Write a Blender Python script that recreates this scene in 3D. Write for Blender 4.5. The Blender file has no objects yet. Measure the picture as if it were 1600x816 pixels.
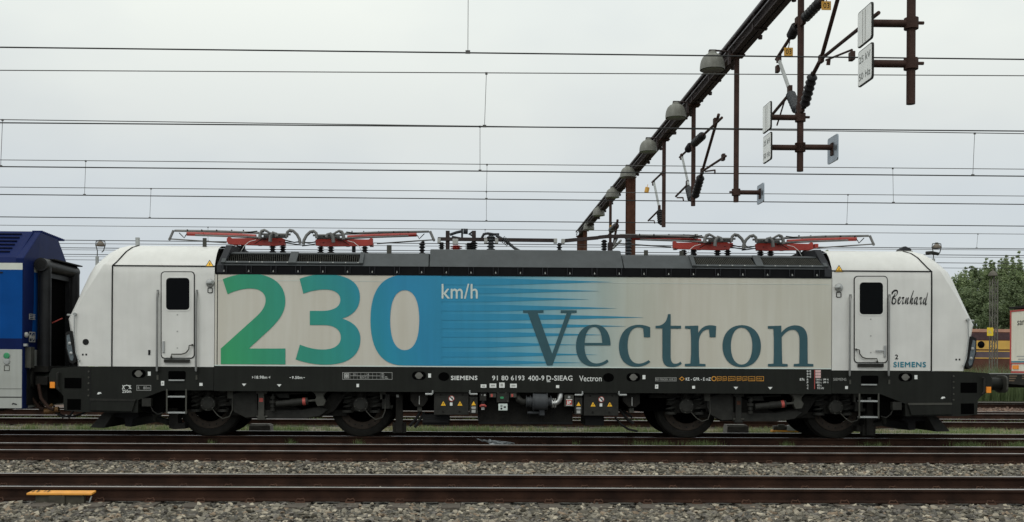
import bpy, bmesh, math, random
import numpy as np
from mathutils import Vector, Matrix

# ------------------------------------------------------------------ camera, sky, sun
SC = bpy.context.scene
COL = SC.collection
F = 1635.0            # focal length in photo pixels (photo 1600 x 816)
H = 1.51              # eye height above rail top
YAW = math.radians(1.1)
ROLL = math.radians(0.32)
VH = 568.0            # horizon row on the optical axis
U0 = 761.0            # column of the optical axis (the photo is cropped off centre)
cam = bpy.data.cameras.new("camera")
cam.sensor_width = 36.0
cam.lens = 36.0 * F / 1600.0
cam.shift_y = (VH - 408.0) / 1600.0
cam.shift_x = (800.0 - U0) / 1600.0
cam.clip_start, cam.clip_end = 0.1, 3000.0
camo = bpy.data.objects.new("camera", cam)
COL.objects.link(camo)
camo.matrix_world = (Matrix.Translation((0, 0, H)) @ Matrix.Rotation(-YAW, 4, 'Z')
                     @ Matrix.Rotation(math.radians(90), 4, 'X') @ Matrix.Rotation(ROLL, 4, 'Z'))
SC.camera = camo

SUN_EL, SUN_AZ = math.radians(50), math.radians(205)      # azimuth measured from +Y, clockwise: behind the camera, a little left
SDIR = Vector((math.sin(SUN_AZ) * math.cos(SUN_EL), math.cos(SUN_AZ) * math.cos(SUN_EL), math.sin(SUN_EL)))
wd = bpy.data.worlds.new("World")
SC.world = wd
wd.use_nodes = True
nt = wd.node_tree
nt.nodes.clear()
def wn(t, **k):
    n = nt.nodes.new(t)
    for a, b in k.items():
        setattr(n, a, b)
    return n
sky = wn('ShaderNodeTexSky', sky_type='NISHITA', sun_disc=False, sun_elevation=SUN_EL, sun_rotation=SUN_AZ)
tc = wn('ShaderNodeTexCoord')
mp = wn('ShaderNodeMapping'); mp.inputs['Scale'].default_value = (1.0, 1.0, 2.2)
nz = wn('ShaderNodeTexNoise'); nz.inputs['Scale'].default_value = 1.7; nz.inputs['Detail'].default_value = 5; nz.inputs['Roughness'].default_value = 0.5
rp = wn('ShaderNodeValToRGB')
rp.color_ramp.elements[0].position = 0.30; rp.color_ramp.elements[0].color = (0.66, 0.72, 0.755, 1)
rp.color_ramp.elements[1].position = 0.68; rp.color_ramp.elements[1].color = (0.915, 0.96, 0.91, 1)
dt = wn('ShaderNodeVectorMath', operation='DOT_PRODUCT'); dt.inputs[1].default_value = SDIR
mx = wn('ShaderNodeMath', operation='MAXIMUM'); mx.inputs[1].default_value = 0.0
pw = wn('ShaderNodeMath', operation='MULTIPLY_ADD'); pw.inputs[1].default_value = 4.4; pw.inputs[2].default_value = 10.0
sc_ = wn('ShaderNodeVectorMath', operation='SCALE')
mixc = wn('ShaderNodeMix', data_type='RGBA'); mixc.inputs[0].default_value = 0.94; mixc.clamp_result = False
bg = wn('ShaderNodeBackground'); bg.inputs['Strength'].default_value = 0.1
out = wn('ShaderNodeOutputWorld')
L = nt.links.new
L(tc.outputs['Generated'], mp.inputs[0]); L(mp.outputs[0], nz.inputs['Vector']); L(nz.outputs['Fac'], rp.inputs[0])
L(tc.outputs['Generated'], dt.inputs[0]); L(dt.outputs['Value'], mx.inputs[0]); L(mx.outputs[0], pw.inputs[0])
L(rp.outputs[0], sc_.inputs[0]); L(pw.outputs[0], sc_.inputs['Scale'])
el = wn('ShaderNodeSeparateXYZ'); L(tc.outputs['Generated'], el.inputs[0])
er = wn('ShaderNodeValToRGB'); er.color_ramp.elements[0].position = 0.02; er.color_ramp.elements[0].color = (0.74, 0.755, 0.81, 1)
er.color_ramp.elements[1].position = 0.34; er.color_ramp.elements[1].color = (1.06, 1.05, 1.03, 1)
for p_, c_ in ((.147, (.79, .80, .85)), (.215, (.85, .845, .865))):
    q_ = er.color_ramp.elements.new(p_); q_.color = (*c_, 1)
em = wn('ShaderNodeMix', data_type='RGBA', blend_type='MULTIPLY'); em.inputs[0].default_value = 1.0; em.clamp_result = False
L(el.outputs['Z'], er.inputs[0]); L(sc_.outputs[0], em.inputs[6]); L(er.outputs[0], em.inputs[7])
L(sky.outputs[0], mixc.inputs[6]); L(em.outputs[2], mixc.inputs[7])
L(mixc.outputs[2], bg.inputs['Color']); L(bg.outputs[0], out.inputs[0])

sl = bpy.data.lights.new("sun", 'SUN')
sl.energy = 0.6; sl.angle = math.radians(25); sl.color = (1.0, 0.97, 0.92)
so = bpy.data.objects.new("sun", sl); COL.objects.link(so)
so.rotation_euler = (-SDIR).to_track_quat('-Z', 'Y').to_euler()
so.location = SDIR * 60
SC.view_settings.view_transform = 'Standard'
SC.view_settings.look = 'None'
SC.view_settings.exposure = 0.0
SC.view_settings.gamma = 1.0
SC.view_settings.use_curve_mapping = False

# ------------------------------------------------------------------ measuring the photograph
CR, SR = math.cos(ROLL), math.sin(ROLL)
CY, SY = math.cos(YAW), math.sin(YAW)
def ray(u, v):
    du, dv = u - U0, VH - v
    x = du * CR - dv * SR
    z = du * SR + dv * CR
    return (x * CY + F * SY, -x * SY + F * CY, z)
def P(u, v, y):            # the world point of photo pixel (u, v) at distance y from the camera line
    d = ray(u, v); t = y / d[1]
    return Vector((d[0] * t, y, H + d[2] * t))
def PX(u, v, x):           # the same on a vertical plane across the tracks, x = const
    d = ray(u, v); t = x / d[0]
    return Vector((x, d[1] * t, H + d[2] * t))
YN = 20.85                 # near side wall of the locomotive
YC = 22.35                 # its centre line
def S(u, v, y=YN):
    p = P(u, v, y); return (p.x, p.z)
def SL(pts, y=YN):
    return [S(u, v, y) for u, v in pts]

# ------------------------------------------------------------------ materials
def lin(c):
    c /= 255.0
    return c / 12.92 if c <= 0.04045 else ((c + 0.055) / 1.055) ** 2.4
def A(r, g, b, k=1.0):     # albedo from an sRGB triple, divided by the light level k
    return tuple(min(0.9, lin(x) / k) for x in (r, g, b))
MATS = {}
def mat(name, col, rough=0.6, metal=0.0, var=0.15, scale=6.0, bump=0.0, bscale=40.0, coat=0.0, streak=0.0, dirt=None, spec=None):
    m = bpy.data.materials.new(name); m.use_nodes = True
    n = m.node_tree.nodes; l = m.node_tree.links.new
    bs = n['Principled BSDF']
    bs.inputs['Roughness'].default_value = rough
    bs.inputs['Metallic'].default_value = metal
    if spec is None and max(col) < .13 and metal < .2: spec = .2
    if spec is not None: bs.inputs['Specular IOR Level'].default_value = spec
    if coat: bs.inputs['Coat Weight'].default_value = coat; bs.inputs['Coat Roughness'].default_value = 0.12
    t = n.new('ShaderNodeTexCoord')
    x = n.new('ShaderNodeTexNoise'); x.inputs['Scale'].default_value = scale; x.inputs['Detail'].default_value = 6
    l(t.outputs['Object'], x.inputs['Vector'])
    r = n.new('ShaderNodeValToRGB')
    r.color_ramp.elements[0].position = 0.3; r.color_ramp.elements[1].position = 0.7
    d = dirt if dirt else tuple(c * (1 - 2 * var) for c in col)
    r.color_ramp.elements[0].color = (*[a * (1 - var) if not dirt else a * .4 + b * .6 for a, b in zip(col, d)], 1)
    r.color_ramp.elements[1].color = (*[min(1, c * (1 + var * .6)) for c in col], 1)
    l(x.outputs['Fac'], r.inputs[0])
    src = r.outputs[0]
    if streak:
        mpn = n.new('ShaderNodeMapping'); mpn.inputs['Scale'].default_value = (5.0, 5.0, 0.35)
        l(t.outputs['Object'], mpn.inputs[0])
        x2 = n.new('ShaderNodeTexNoise'); x2.inputs['Scale'].default_value = 2.0; x2.inputs['Detail'].default_value = 8
        l(mpn.outputs[0], x2.inputs['Vector'])
        r2 = n.new('ShaderNodeValToRGB')
        r2.color_ramp.elements[0].position = 0.35; r2.color_ramp.elements[1].position = 0.65
        r2.color_ramp.elements[0].color = (1 - streak, 1 - streak * 1.05, 1 - streak * 1.2, 1)
        r2.color_ramp.elements[1].color = (1, 1, 1, 1)
        l(x2.outputs['Fac'], r2.inputs[0])
        mm = n.new('ShaderNodeMix'); mm.data_type = 'RGBA'; mm.blend_type = 'MULTIPLY'; mm.inputs[0].default_value = 1.0
        l(src, mm.inputs[6]); l(r2.outputs[0], mm.inputs[7]); src = mm.outputs[2]
    l(src, bs.inputs['Base Color'])
    if bump:
        x3 = n.new('ShaderNodeTexNoise'); x3.inputs['Scale'].default_value = bscale; x3.inputs['Detail'].default_value = 6
        l(t.outputs['Object'], x3.inputs['Vector'])
        b = n.new('ShaderNodeBump'); b.inputs['Strength'].default_value = bump; b.inputs['Distance'].default_value = 0.03
        l(x3.outputs['Fac'], b.inputs['Height']); l(b.outputs[0], bs.inputs['Normal'])
    MATS[name] = m
    return m

M = {}
M['white'] = mat('white_paint', (0.68, 0.67, 0.635), 0.40, var=.07, scale=2.2, coat=.12, streak=.035)
M['frame'] = mat('dark_frame_paint', (0.0115, 0.0125, 0.0098), 0.55, var=.2, scale=2.5, streak=.25)
M['roof'] = mat('grey_roof_paint', (0.066, 0.072, 0.075), 0.55, var=.15, scale=2.0, streak=.08)
M['channel'] = mat('dark_grey_channel', (0.007, 0.007, 0.008), 0.8, var=.2, spec=.1)  # plain dark grey of the roof edge channel itself
M['roofdark'] = mat('dark_roof_trim', (0.028, 0.029, 0.033), 0.6, var=.15)
M['black'] = mat('black_rubber', (0.012, 0.012, 0.012), 0.7, var=.2)
M['void'] = mat('deep_black', (0.0015, 0.0015, 0.0015), 0.9, var=.1, spec=.02)  # near-zero tone paints shade into recesses, grille gaps and the inner underbody
M['soot'] = mat('sooty_running_gear', (0.012, 0.011, 0.009), 0.75, var=.35, scale=9, bump=.2)
M['gear'] = mat('grey_running_gear', (0.023, 0.0225, 0.0195), 0.65, var=.3, scale=8, bump=.15)
M['gearlight'] = mat('pale_grey_bracket', (0.06, 0.059, 0.05), 0.6, var=.25, scale=8)
M['disc'] = mat('worn_disc_steel', (0.045, 0.034, 0.026), 0.65, .15, var=.35, scale=5)
M['steel'] = mat('brushed_steel', (0.42, 0.42, 0.41), 0.38, .85, var=.12)
M['railgrey'] = mat('dull_handrail_steel', (0.22, 0.22, 0.21), 0.45, .6, var=.15)
M['pangrey'] = mat('weathered_aluminium', (0.15, 0.148, 0.142), 0.5, .3, var=.25)
M['galv'] = mat('galvanised_grey', (0.36, 0.37, 0.36), 0.55, .3, var=.15)
M['glass'] = mat('dark_cab_glass', (0.002, 0.0025, 0.003), 0.12, var=.1, spec=.06)
M['lens'] = mat('headlight_lens', (0.10, 0.12, 0.13), 0.1, .2, var=.3, scale=14)
M['orange'] = mat('orange_reflector', A(225, 130, 25, .8), 0.4, var=.1)
M['warn'] = mat('warning_yellow', A(240, 150, 30, .62), 0.5, var=.05)
M['red'] = mat('red_paint', (0.33, 0.024, 0.013), 0.45, var=.18, scale=5)
M['redlabel'] = mat('red_label', (0.42, 0.07, 0.055), 0.6, var=.1)
M['grn'] = mat('green_label', (0.03, 0.25, 0.10), 0.5, var=.1)
M['ink'] = mat('white_lettering', (0.74, 0.75, 0.72), 0.6, var=.06, scale=20)
M['ink2'] = mat('grey_lettering', (0.36, 0.36, 0.34), 0.6, var=.06, scale=20)
M['inkblack'] = mat('black_lettering', (0.008, 0.008, 0.009), 0.5, var=.1)
M['pet'] = mat('petrol_lettering', (0.0, 0.17, 0.24), 0.5, var=.05)
M['slate'] = mat('slate_lettering', A(45, 72, 79, .66), 0.5, var=.06, streak=.08)
M['orangeink'] = mat('orange_lettering', (0.62, 0.28, 0.03), 0.6, var=.1)
M['beigeink'] = mat('beige_lettering', A(160, 168, 163, .62), 0.5, var=.04)
M['insul'] = mat('dark_insulator', (0.018, 0.016, 0.017), 0.35, var=.2)
M['insulgrey'] = mat('grey_insulator', (0.055, 0.058, 0.062), 0.4, var=.2)
M['rust'] = mat('rusty_mast_steel', (0.085, 0.036, 0.022), 0.85, var=.35, scale=5, bump=.25, streak=.3)
M['beam'] = mat('weathered_beam_steel', (0.045, 0.033, 0.032), 0.75, var=.35, scale=5, bump=.2)
M['tube'] = mat('brown_tube_steel', (0.050, 0.026, 0.020), 0.75, var=.3, scale=7, bump=.2)
M['shade'] = mat('grey_lamp_shade', (0.20, 0.20, 0.175), 0.6, var=.2, scale=7, streak=.2)
M['signw'] = mat('white_sign_face', (0.80, 0.80, 0.77), 0.5, var=.06, scale=5)
M['signback'] = mat('bare_aluminium_back', (0.30, 0.34, 0.38), 0.35, .6, var=.2)
M['yplate'] = mat('amber_plate', (0.62, 0.32, 0.04), 0.5, var=.12)
M['wire'] = mat('wire_dark', (0.022, 0.022, 0.022), 0.6, .3, var=.1)
M['wiregrey'] = mat('wire_grey', (0.085, 0.082, 0.078), 0.6, .3, var=.1)
M['railside'] = mat('rusty_rail_web', (0.030, 0.0135, 0.008), 0.9, var=.5, scale=3.5, bump=.2, bscale=60)
M['clip'] = mat('rusty_rail_clip', (0.085, 0.045, 0.03), 0.85, var=.4)
M['railtop'] = mat('worn_rail_head', (0.36, 0.34, 0.325), 0.26, .85, var=.25, scale=3)
M['concrete'] = mat('weathered_concrete', (0.17, 0.16, 0.14), 0.9, var=.25, scale=8, bump=.3)
M['sleeper'] = mat('dusty_sleeper', (0.10, 0.085, 0.07), 0.9, var=.25, scale=8, bump=.3)
M['orangeplate'] = mat('orange_plate', (0.72, 0.31, 0.04), 0.5, var=.12, scale=9)
M['boxgrey'] = mat('grey_green_casing', (0.06, 0.054, 0.04), 0.75, var=.3, scale=12)
M['cblue'] = mat('bright_blue_paint', (0.004, 0.062, 0.25), 0.45, var=.12, scale=2, spec=.05)
M['cnavy'] = mat('navy_paint', (0.007, 0.015, 0.075), 0.5, var=.15, scale=2, spec=.06)
M['cstripe'] = mat('cream_stripe_paint', (0.62, 0.63, 0.56), 0.45, var=.06)
M['csilver'] = mat('silver_grey_paint', (0.40, 0.41, 0.38), 0.45, .1, var=.08, scale=2, streak=.1)
M['rubberroll'] = mat('black_rubber_roll', (0.020, 0.020, 0.021), 0.45, var=.25)
M['trailer'] = mat('cream_trailer_side', (0.76, 0.72, 0.60), 0.5, var=.06, scale=2, streak=.08)
M['trim_red'] = mat('red_trim', (0.45, 0.05, 0.04), 0.5, var=.1)
M['locoyel'] = mat('old_yellow_paint', (0.62, 0.36, 0.075), 0.6, var=.15, scale=2)
M['locobrown'] = mat('old_brown_paint', (0.10, 0.042, 0.03), 0.7, var=.25, scale=2)
M['locomauve'] = mat('old_plum_paint', (0.115, 0.085, 0.10), 0.7, var=.2, scale=2)
M['locoroof'] = mat('rusty_roof', (0.24, 0.115, 0.07), 0.8, var=.25, scale=3)
M['signyel'] = mat('yellow_sign', (0.78, 0.55, 0.02), 0.5, var=.06)
M['bark'] = mat('bark', (0.055, 0.045, 0.033), 0.9, var=.3, bump=.4)
M['plastic'] = mat('grey_plastic_sheet', (0.26, 0.28, 0.29), 0.35, var=.3, scale=14)

def leaf_mat(name, c1, c2):
    m = bpy.data.materials.new(name); m.use_nodes = True
    n = m.node_tree.nodes; l = m.node_tree.links.new
    bs = n['Principled BSDF']; bs.inputs['Roughness'].default_value = 0.6
    g = n.new('ShaderNodeNewGeometry')
    r = n.new('ShaderNodeValToRGB'); r.color_ramp.elements[0].color = (*c1, 1); r.color_ramp.elements[1].color = (*c2, 1)
    l(g.outputs['Random Per Island'], r.inputs[0]); l(r.outputs[0], bs.inputs['Base Color'])
    tr = n.new('ShaderNodeBsdfTranslucent'); l(r.outputs[0], tr.inputs['Color'])
    ms = n.new('ShaderNodeMixShader'); ms.inputs[0].default_value = 0.35
    l(bs.outputs[0], ms.inputs[1]); l(tr.outputs[0], ms.inputs[2]); l(ms.outputs[0], n['Material Output'].inputs[0])
    return m
M['leafa'] = leaf_mat('leaf_green', (0.135, 0.185, 0.085), (0.30, 0.36, 0.17))
M['leafb'] = leaf_mat('leaf_dark_green', (0.105, 0.145, 0.07), (0.22, 0.27, 0.13))
M['leafc'] = leaf_mat('leaf_grey_green', (0.17, 0.215, 0.11), (0.34, 0.39, 0.21))
M['grass'] = leaf_mat('grass_blades', (0.10, 0.14, 0.035), (0.42, 0.36, 0.19))
M['weed'] = leaf_mat('weed_blades', (0.075, 0.15, 0.04), (0.24, 0.29, 0.11))
M['tallgrass'] = leaf_mat('tall_grass', (0.08, 0.12, 0.045), (0.17, 0.22, 0.095))
def stone_mat(name, cols):
    m = bpy.data.materials.new(name); m.use_nodes = True
    n = m.node_tree.nodes; l = m.node_tree.links.new
    bs = n['Principled BSDF']; bs.inputs['Roughness'].default_value = 0.85
    g = n.new('ShaderNodeNewGeometry')
    r = n.new('ShaderNodeValToRGB'); r.color_ramp.interpolation = 'CONSTANT'
    e = r.color_ramp.elements
    e[0].position = 0; e[0].color = (*cols[0][1], 1); e[1].position = cols[1][0]; e[1].color = (*cols[1][1], 1)
    for p, c in cols[2:]:
        q = e.new(p); q.color = (*c, 1)
    l(g.outputs['Random Per Island'], r.inputs[0])
    t = n.new('ShaderNodeTexCoord'); x = n.new('ShaderNodeTexNoise'); x.inputs['Scale'].default_value = 30; x.inputs['Detail'].default_value = 4
    l(t.outputs['Object'], x.inputs['Vector'])
    mm = n.new('ShaderNodeMix'); mm.data_type = 'RGBA'; mm.blend_type = 'MULTIPLY'; mm.inputs[0].default_value = 0.7
    l(r.outputs[0], mm.inputs[6]); l(x.outputs['Fac'], mm.inputs[7])
    mm2 = n.new('ShaderNodeMix'); mm2.data_type = 'RGBA'; mm2.blend_type = 'MULTIPLY'; mm2.inputs[0].default_value = 1; mm2.clamp_result = False
    l(mm.outputs[2], mm2.inputs[6]); mm2.inputs[7].default_value = (1.46, 1.34, 1.20, 1)
    l(mm2.outputs[2], bs.inputs['Base Color'])
    return m
M['stones'] = stone_mat('ballast_stone', [(0, (.10, .096, .08)), (.22, (.19, .185, .16)), (.45, (.06, .058, .052)), (.6, (.29, .275, .235)), (.74, (.15, .145, .14)), (.84, (.23, .185, .14)), (.93, (.42, .40, .34))])
M['stonesb'] = stone_mat('brown_ballast_stone', [(0, (.13, .095, .08)), (.3, (.20, .14, .115)), (.6, (.10, .075, .065)), (.8, (.24, .18, .15))])

# ------------------------------------------------------------------ mesh helpers (world coordinates in, local coordinates out)
ORG = {}
class MB:
    def __init__(s):
        s.v = []; s.f = []; s.smooth = []
    def add(s, vs, fs, smooth=False):
        o = len(s.v); s.v.extend([tuple(v) for v in vs])
        s.f.extend([tuple(i + o for i in f) for f in fs]); s.smooth.extend([smooth] * len(fs))
        return s
    def box(s, x0, x1, y0, y1, z0, z1):
        vs = [(x0, y0, z0), (x1, y0, z0), (x1, y1, z0), (x0, y1, z0), (x0, y0, z1), (x1, y0, z1), (x1, y1, z1), (x0, y1, z1)]
        return s.add(vs, [(0, 3, 2, 1), (4, 5, 6, 7), (0, 1, 5, 4), (1, 2, 6, 5), (2, 3, 7, 6), (3, 0, 4, 7)])
    def sbox(s, u0, v0, u1, v1, y0, y1):         # a box given by its photo rectangle on the plane y0
        a, b = S(u0, v1, y0), S(u1, v0, y0)
        return s.box(min(a[0], b[0]), max(a[0], b[0]), y0, y1, min(a[1], b[1]), max(a[1], b[1]))
    def prism(s, xz, y0, y1):                     # an outline in x-z given a thickness along y
        n = len(xz)
        ar = sum(xz[i][0] * xz[(i + 1) % n][1] - xz[(i + 1) % n][0] * xz[i][1] for i in range(n))
        if ar < 0: xz = xz[::-1]
        vs = [(x, y0, z) for x, z in xz] + [(x, y1, z) for x, z in xz]
        fs = [tuple(range(n)), tuple(range(2 * n - 1, n - 1, -1))]
        fs += [(i, i + n, (i + 1) % n + n, (i + 1) % n) for i in range(n)]
        return s.add(vs, fs)
    def prismx(s, yz, x0, x1):
        n = len(yz)
        ar = sum(yz[i][0] * yz[(i + 1) % n][1] - yz[(i + 1) % n][0] * yz[i][1] for i in range(n))
        if ar < 0: yz = yz[::-1]
        vs = [(x0, y, z) for y, z in yz] + [(x1, y, z) for y, z in yz]
        fs = [tuple(range(n - 1, -1, -1)), tuple(range(n, 2 * n))]
        fs += [(i, (i + 1) % n, (i + 1) % n + n, i + n) for i in range(n)]
        return s.add(vs, fs)
    def tube(s, pts, r, n=8, r1=None, caps=True):
        pts = [Vector(p) for p in pts]
        k = len(pts); up = None; rings = []
        for i, p in enumerate(pts):
            d = (pts[min(i + 1, k - 1)] - pts[max(i - 1, 0)])
            if d.length < 1e-9: d = Vector((0, 0, 1))
            d.normalize()
            if up is None:
                up = d.orthogonal().normalized()
            a = (up - d * up.dot(d))
            if a.length < 1e-6: a = d.orthogonal()
            a.normalize(); up = a
            b = d.cross(a)
            rr = r if r1 is None else r + (r1 - r) * i / (k - 1)
            rings.append([p + (a * math.cos(2 * math.pi * j / n) + b * math.sin(2 * math.pi * j / n)) * rr for j in range(n)])
        vs = [v for R in rings for v in R]
        fs = []
        for i in range(k - 1):
            for j in range(n):
                fs.append((i * n + j, i * n + (j + 1) % n, (i + 1) * n + (j + 1) % n, (i + 1) * n + j))
        s.add(vs, fs, True)
        if caps:
            s.add(rings[0], [tuple(range(n - 1, -1, -1))]); s.add(rings[-1], [tuple(range(n))])
        return s
    def cyl(s, a, b, r, n=16, r1=None): return s.tube([a, b], r, n, r1)
    def lathe(s, base, axis, prof, n=16):         # prof: (radius, distance along the axis)
        base = Vector(base); ax = Vector(axis).normalized()
        a = ax.orthogonal().normalized(); b = ax.cross(a)
        vs = []; fs = []
        for r, h in prof:
            for j in range(n):
                t = 2 * math.pi * j / n
                vs.append(base + ax * h + (a * math.cos(t) + b * math.sin(t)) * r)
        for i in range(len(prof) - 1):
            for j in range(n):
                fs.append((i * n + j, i * n + (j + 1) % n, (i + 1) * n + (j + 1) % n, (i + 1) * n + j))
        return s.add(vs, fs, True)
    def ring(s, outer, inner, y0, y1):            # a flat frame between two outlines of the same length
        n = len(outer)
        vs = [(x, y0, z) for x, z in outer] + [(x, y0, z) for x, z in inner] + [(x, y1, z) for x, z in outer] + [(x, y1, z) for x, z in inner]
        fs = []
        for i in range(n):
            j = (i + 1) % n
            fs += [(i, j, n + j, n + i), (2 * n + i, 3 * n + i, 3 * n + j, 2 * n + j), (i, 2 * n + i, 2 * n + j, j), (n + i, n + j, 3 * n + j, 3 * n + i)]
        return s.add(vs, fs)
    def build(s, name, material, parent=None, loc=None, bevel=0.0, sharp=35.0, kind=None):
        org = Vector(ORG[parent.name]) if parent is not None else Vector(loc or (0, 0, 0))
        me = bpy.data.meshes.new(name)
        me.from_pydata([tuple(Vector(v) - org) for v in s.v], [], s.f)
        bm = bmesh.new(); bm.from_mesh(me)
        for f, sm in zip(bm.faces, s.smooth): f.smooth = sm
        bmesh.ops.recalc_face_normals(bm, faces=bm.faces)
        if bevel > 0:
            bmesh.ops.remove_doubles(bm, verts=bm.verts, dist=1e-5)
            es = [e for e in bm.edges if len(e.link_faces) == 2 and e.calc_face_angle(0) > 0.6]
            bmesh.ops.bevel(bm, geom=es, offset=bevel, segments=2, affect='EDGES', profile=0.6, clamp_overlap=True)
        for e in bm.edges:
            if len(e.link_faces) == 2 and e.calc_face_angle(0) > math.radians(sharp): e.smooth = False
        bm.to_mesh(me); bm.free()
        mats = material if isinstance(material, (list, tuple)) else [material]
        for q in mats: me.materials.append(q)
        o = bpy.data.objects.new(name, me); COL.objects.link(o)
        if parent is not None: o.parent = parent
        else: o.location = org
        ORG[o.name] = tuple(org)
        if kind: o['kind'] = kind
        return o
def tag(o, label=None, cat=None, group=None, kind=None):
    if label: o['label'] = label
    if cat: o['category'] = cat
    if group: o['group'] = group
    if kind: o['kind'] = kind
    return o
def thing(name, label, cat, loc=(0, 0, 0), group=None):
    o = bpy.data.objects.new(name, None); COL.objects.link(o)
    o.location = loc; o.empty_display_size = 0.3
    ORG[o.name] = tuple(loc)
    return tag(o, label, cat, group)
def dup(root, dx, label=None):
    r = root.copy(); COL.objects.link(r); r.location = Vector(root.location) + Vector(dx)
    ORG[r.name] = tuple(r.location)
    if label: r['label'] = label
    for ch in root.children:
        c = ch.copy(); COL.objects.link(c); c.parent = r
        for g in ch.children:
            d = g.copy(); COL.objects.link(d); d.parent = c
    return r
def grid_build(name, verts, faces, material, loc=(0, 0, 0), smooth=False, parent=None):
    me = bpy.data.meshes.new(name)
    nv, nf = len(verts), len(faces); k = faces.shape[1]
    me.vertices.add(nv); me.vertices.foreach_set('co', np.asarray(verts, np.float32).ravel())
    me.loops.add(nf * k); me.loops.foreach_set('vertex_index', faces.astype(np.int32).ravel())
    me.polygons.add(nf); me.polygons.foreach_set('loop_start', np.arange(0, nf * k, k, dtype=np.int32))
    me.polygons.foreach_set('loop_total', np.full(nf, k, np.int32))
    me.polygons.foreach_set('use_smooth', np.full(nf, smooth, bool))
    me.update(calc_edges=True); me.validate()
    me.materials.append(material)
    o = bpy.data.objects.new(name, me); COL.objects.link(o); o.location = loc
    if parent is not None: o.parent = parent
    ORG[o.name] = tuple(loc)
    return o

# ------------------------------------------------------------------ lettering: outlines traced as paths, small type from the built-in font
def path(d):
    tk = d.split(); i = 0; polys = []; cur = []; p = (0, 0)
    while i < len(tk):
        t = tk[i]
        if t == 'M':
            if cur: polys.append(cur)
            p = (float(tk[i + 1]), float(tk[i + 2])); cur = [p]; i += 3
        elif t == 'L':
            p = (float(tk[i + 1]), float(tk[i + 2])); cur.append(p); i += 3
        elif t == 'C':
            q = [float(x) for x in tk[i + 1:i + 7]]; i += 7
            for k in range(1, 13):
                s = k / 12; r = 1 - s
                cur.append((r**3 * p[0] + 3 * r * r * s * q[0] + 3 * r * s * s * q[2] + s**3 * q[4],
                            r**3 * p[1] + 3 * r * r * s * q[1] + 3 * r * s * s * q[3] + s**3 * q[5]))
            p = (q[4], q[5])
        else: i += 1
    if cur: polys.append(cur)
    return polys
def fill(polys):                                   # polygons with holes -> verts, faces in 2-D
    cu = bpy.data.curves.new('tmp', 'CURVE'); cu.dimensions = '2D'; cu.fill_mode = 'FRONT'
    for pl in polys:
        q = [pl[0]]
        for a in pl[1:]:
            if abs(a[0] - q[-1][0]) + abs(a[1] - q[-1][1]) > 1e-6: q.append(a)
        sp = cu.splines.new('POLY'); sp.points.add(len(q) - 1)
        for k, (x, y) in enumerate(q): sp.points[k].co = (x, y, 0, 1)
        sp.use_cyclic_u = True
    return curve_mesh(cu)
def curve_mesh(cu):
    o = bpy.data.objects.new('tmp', cu); COL.objects.link(o)
    dg = bpy.context.evaluated_depsgraph_get(); dg.update()
    me = bpy.data.meshes.new_from_object(o.evaluated_get(dg))
    vs = [tuple(v.co) for v in me.vertices]; fs = [tuple(p.vertices) for p in me.polygons]
    bpy.data.objects.remove(o); bpy.data.curves.remove(cu); bpy.data.meshes.remove(me)
    return vs, fs
def decal_path(mb, d, ox, oy, k, y):               # a traced path in crop pixels -> photo pixels -> the plane y
    pl = [[S(ox + a / k, oy + b / k, y) for a, b in q] for q in path(d)]
    vs, fs = fill(pl)
    mb.add([(x, y, z) for x, z, _ in vs], fs)
_tx = {}
def text_mesh(s, bold=0.0):
    key = (s, bold)
    if key not in _tx:
        cu = bpy.data.curves.new('tmp', 'FONT'); cu.body = s; cu.size = 1; cu.resolution_u = 3
        cu.space_character = 1.0 + max(0, bold) * 4
        v0, f0 = curve_mesh(cu); vs, fs = [], []
        for dx, dy in (((0, 0), (bold * 1.6, 0), (bold * .8, bold), (bold * .8, -bold)) if bold > 0 else ((0, 0),)):
            fs += [tuple(i + len(vs) for i in f) for f in f0]; vs += [(x + dx, y + dy, 0) for x, y, z in v0]
        xs = [v[0] for v in vs]; zs = [v[1] for v in vs]
        x0, x1, z0, z1 = min(xs), max(xs), min(zs), max(zs)
        _tx[key] = ([((v[0] - x0) / (x1 - x0), (v[1] - z0) / (z1 - z0)) for v in vs], fs, len(v0))
    return _tx[key]
def text_side(mb, s, u0, v0, u1, v1, y=YN - .004, bold=0.0):
    vs, fs, nv = text_mesh(s, bold)
    a = P(u0, v1, y); b = P(u1, v1, y); c = P(u0, v0, y)
    return mb.add([a + (b - a) * p + (c - a) * q - Vector((0, .0004 * (k // nv), 0)) for k, (p, q) in enumerate(vs)], fs)
def rr(u0, v0, u1, v1, r, n=4):                    # rounded rectangle outline in photo pixels
    o = []
    for cx, cy, a0 in ((u1 - r, v0 + r, -90), (u1 - r, v1 - r, 0), (u0 + r, v1 - r, 90), (u0 + r, v0 + r, 180)):
        for k in range(n + 1):
            t = math.radians(a0 + 90 * k / n); o.append((cx + r * math.cos(t), cy + r * math.sin(t)))
    return o
def circ(u, v, ru, rv=None, n=20):
    rv = rv or ru
    return [(u + ru * math.cos(2 * math.pi * k / n), v + rv * math.sin(2 * math.pi * k / n)) for k in range(n)]
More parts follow.
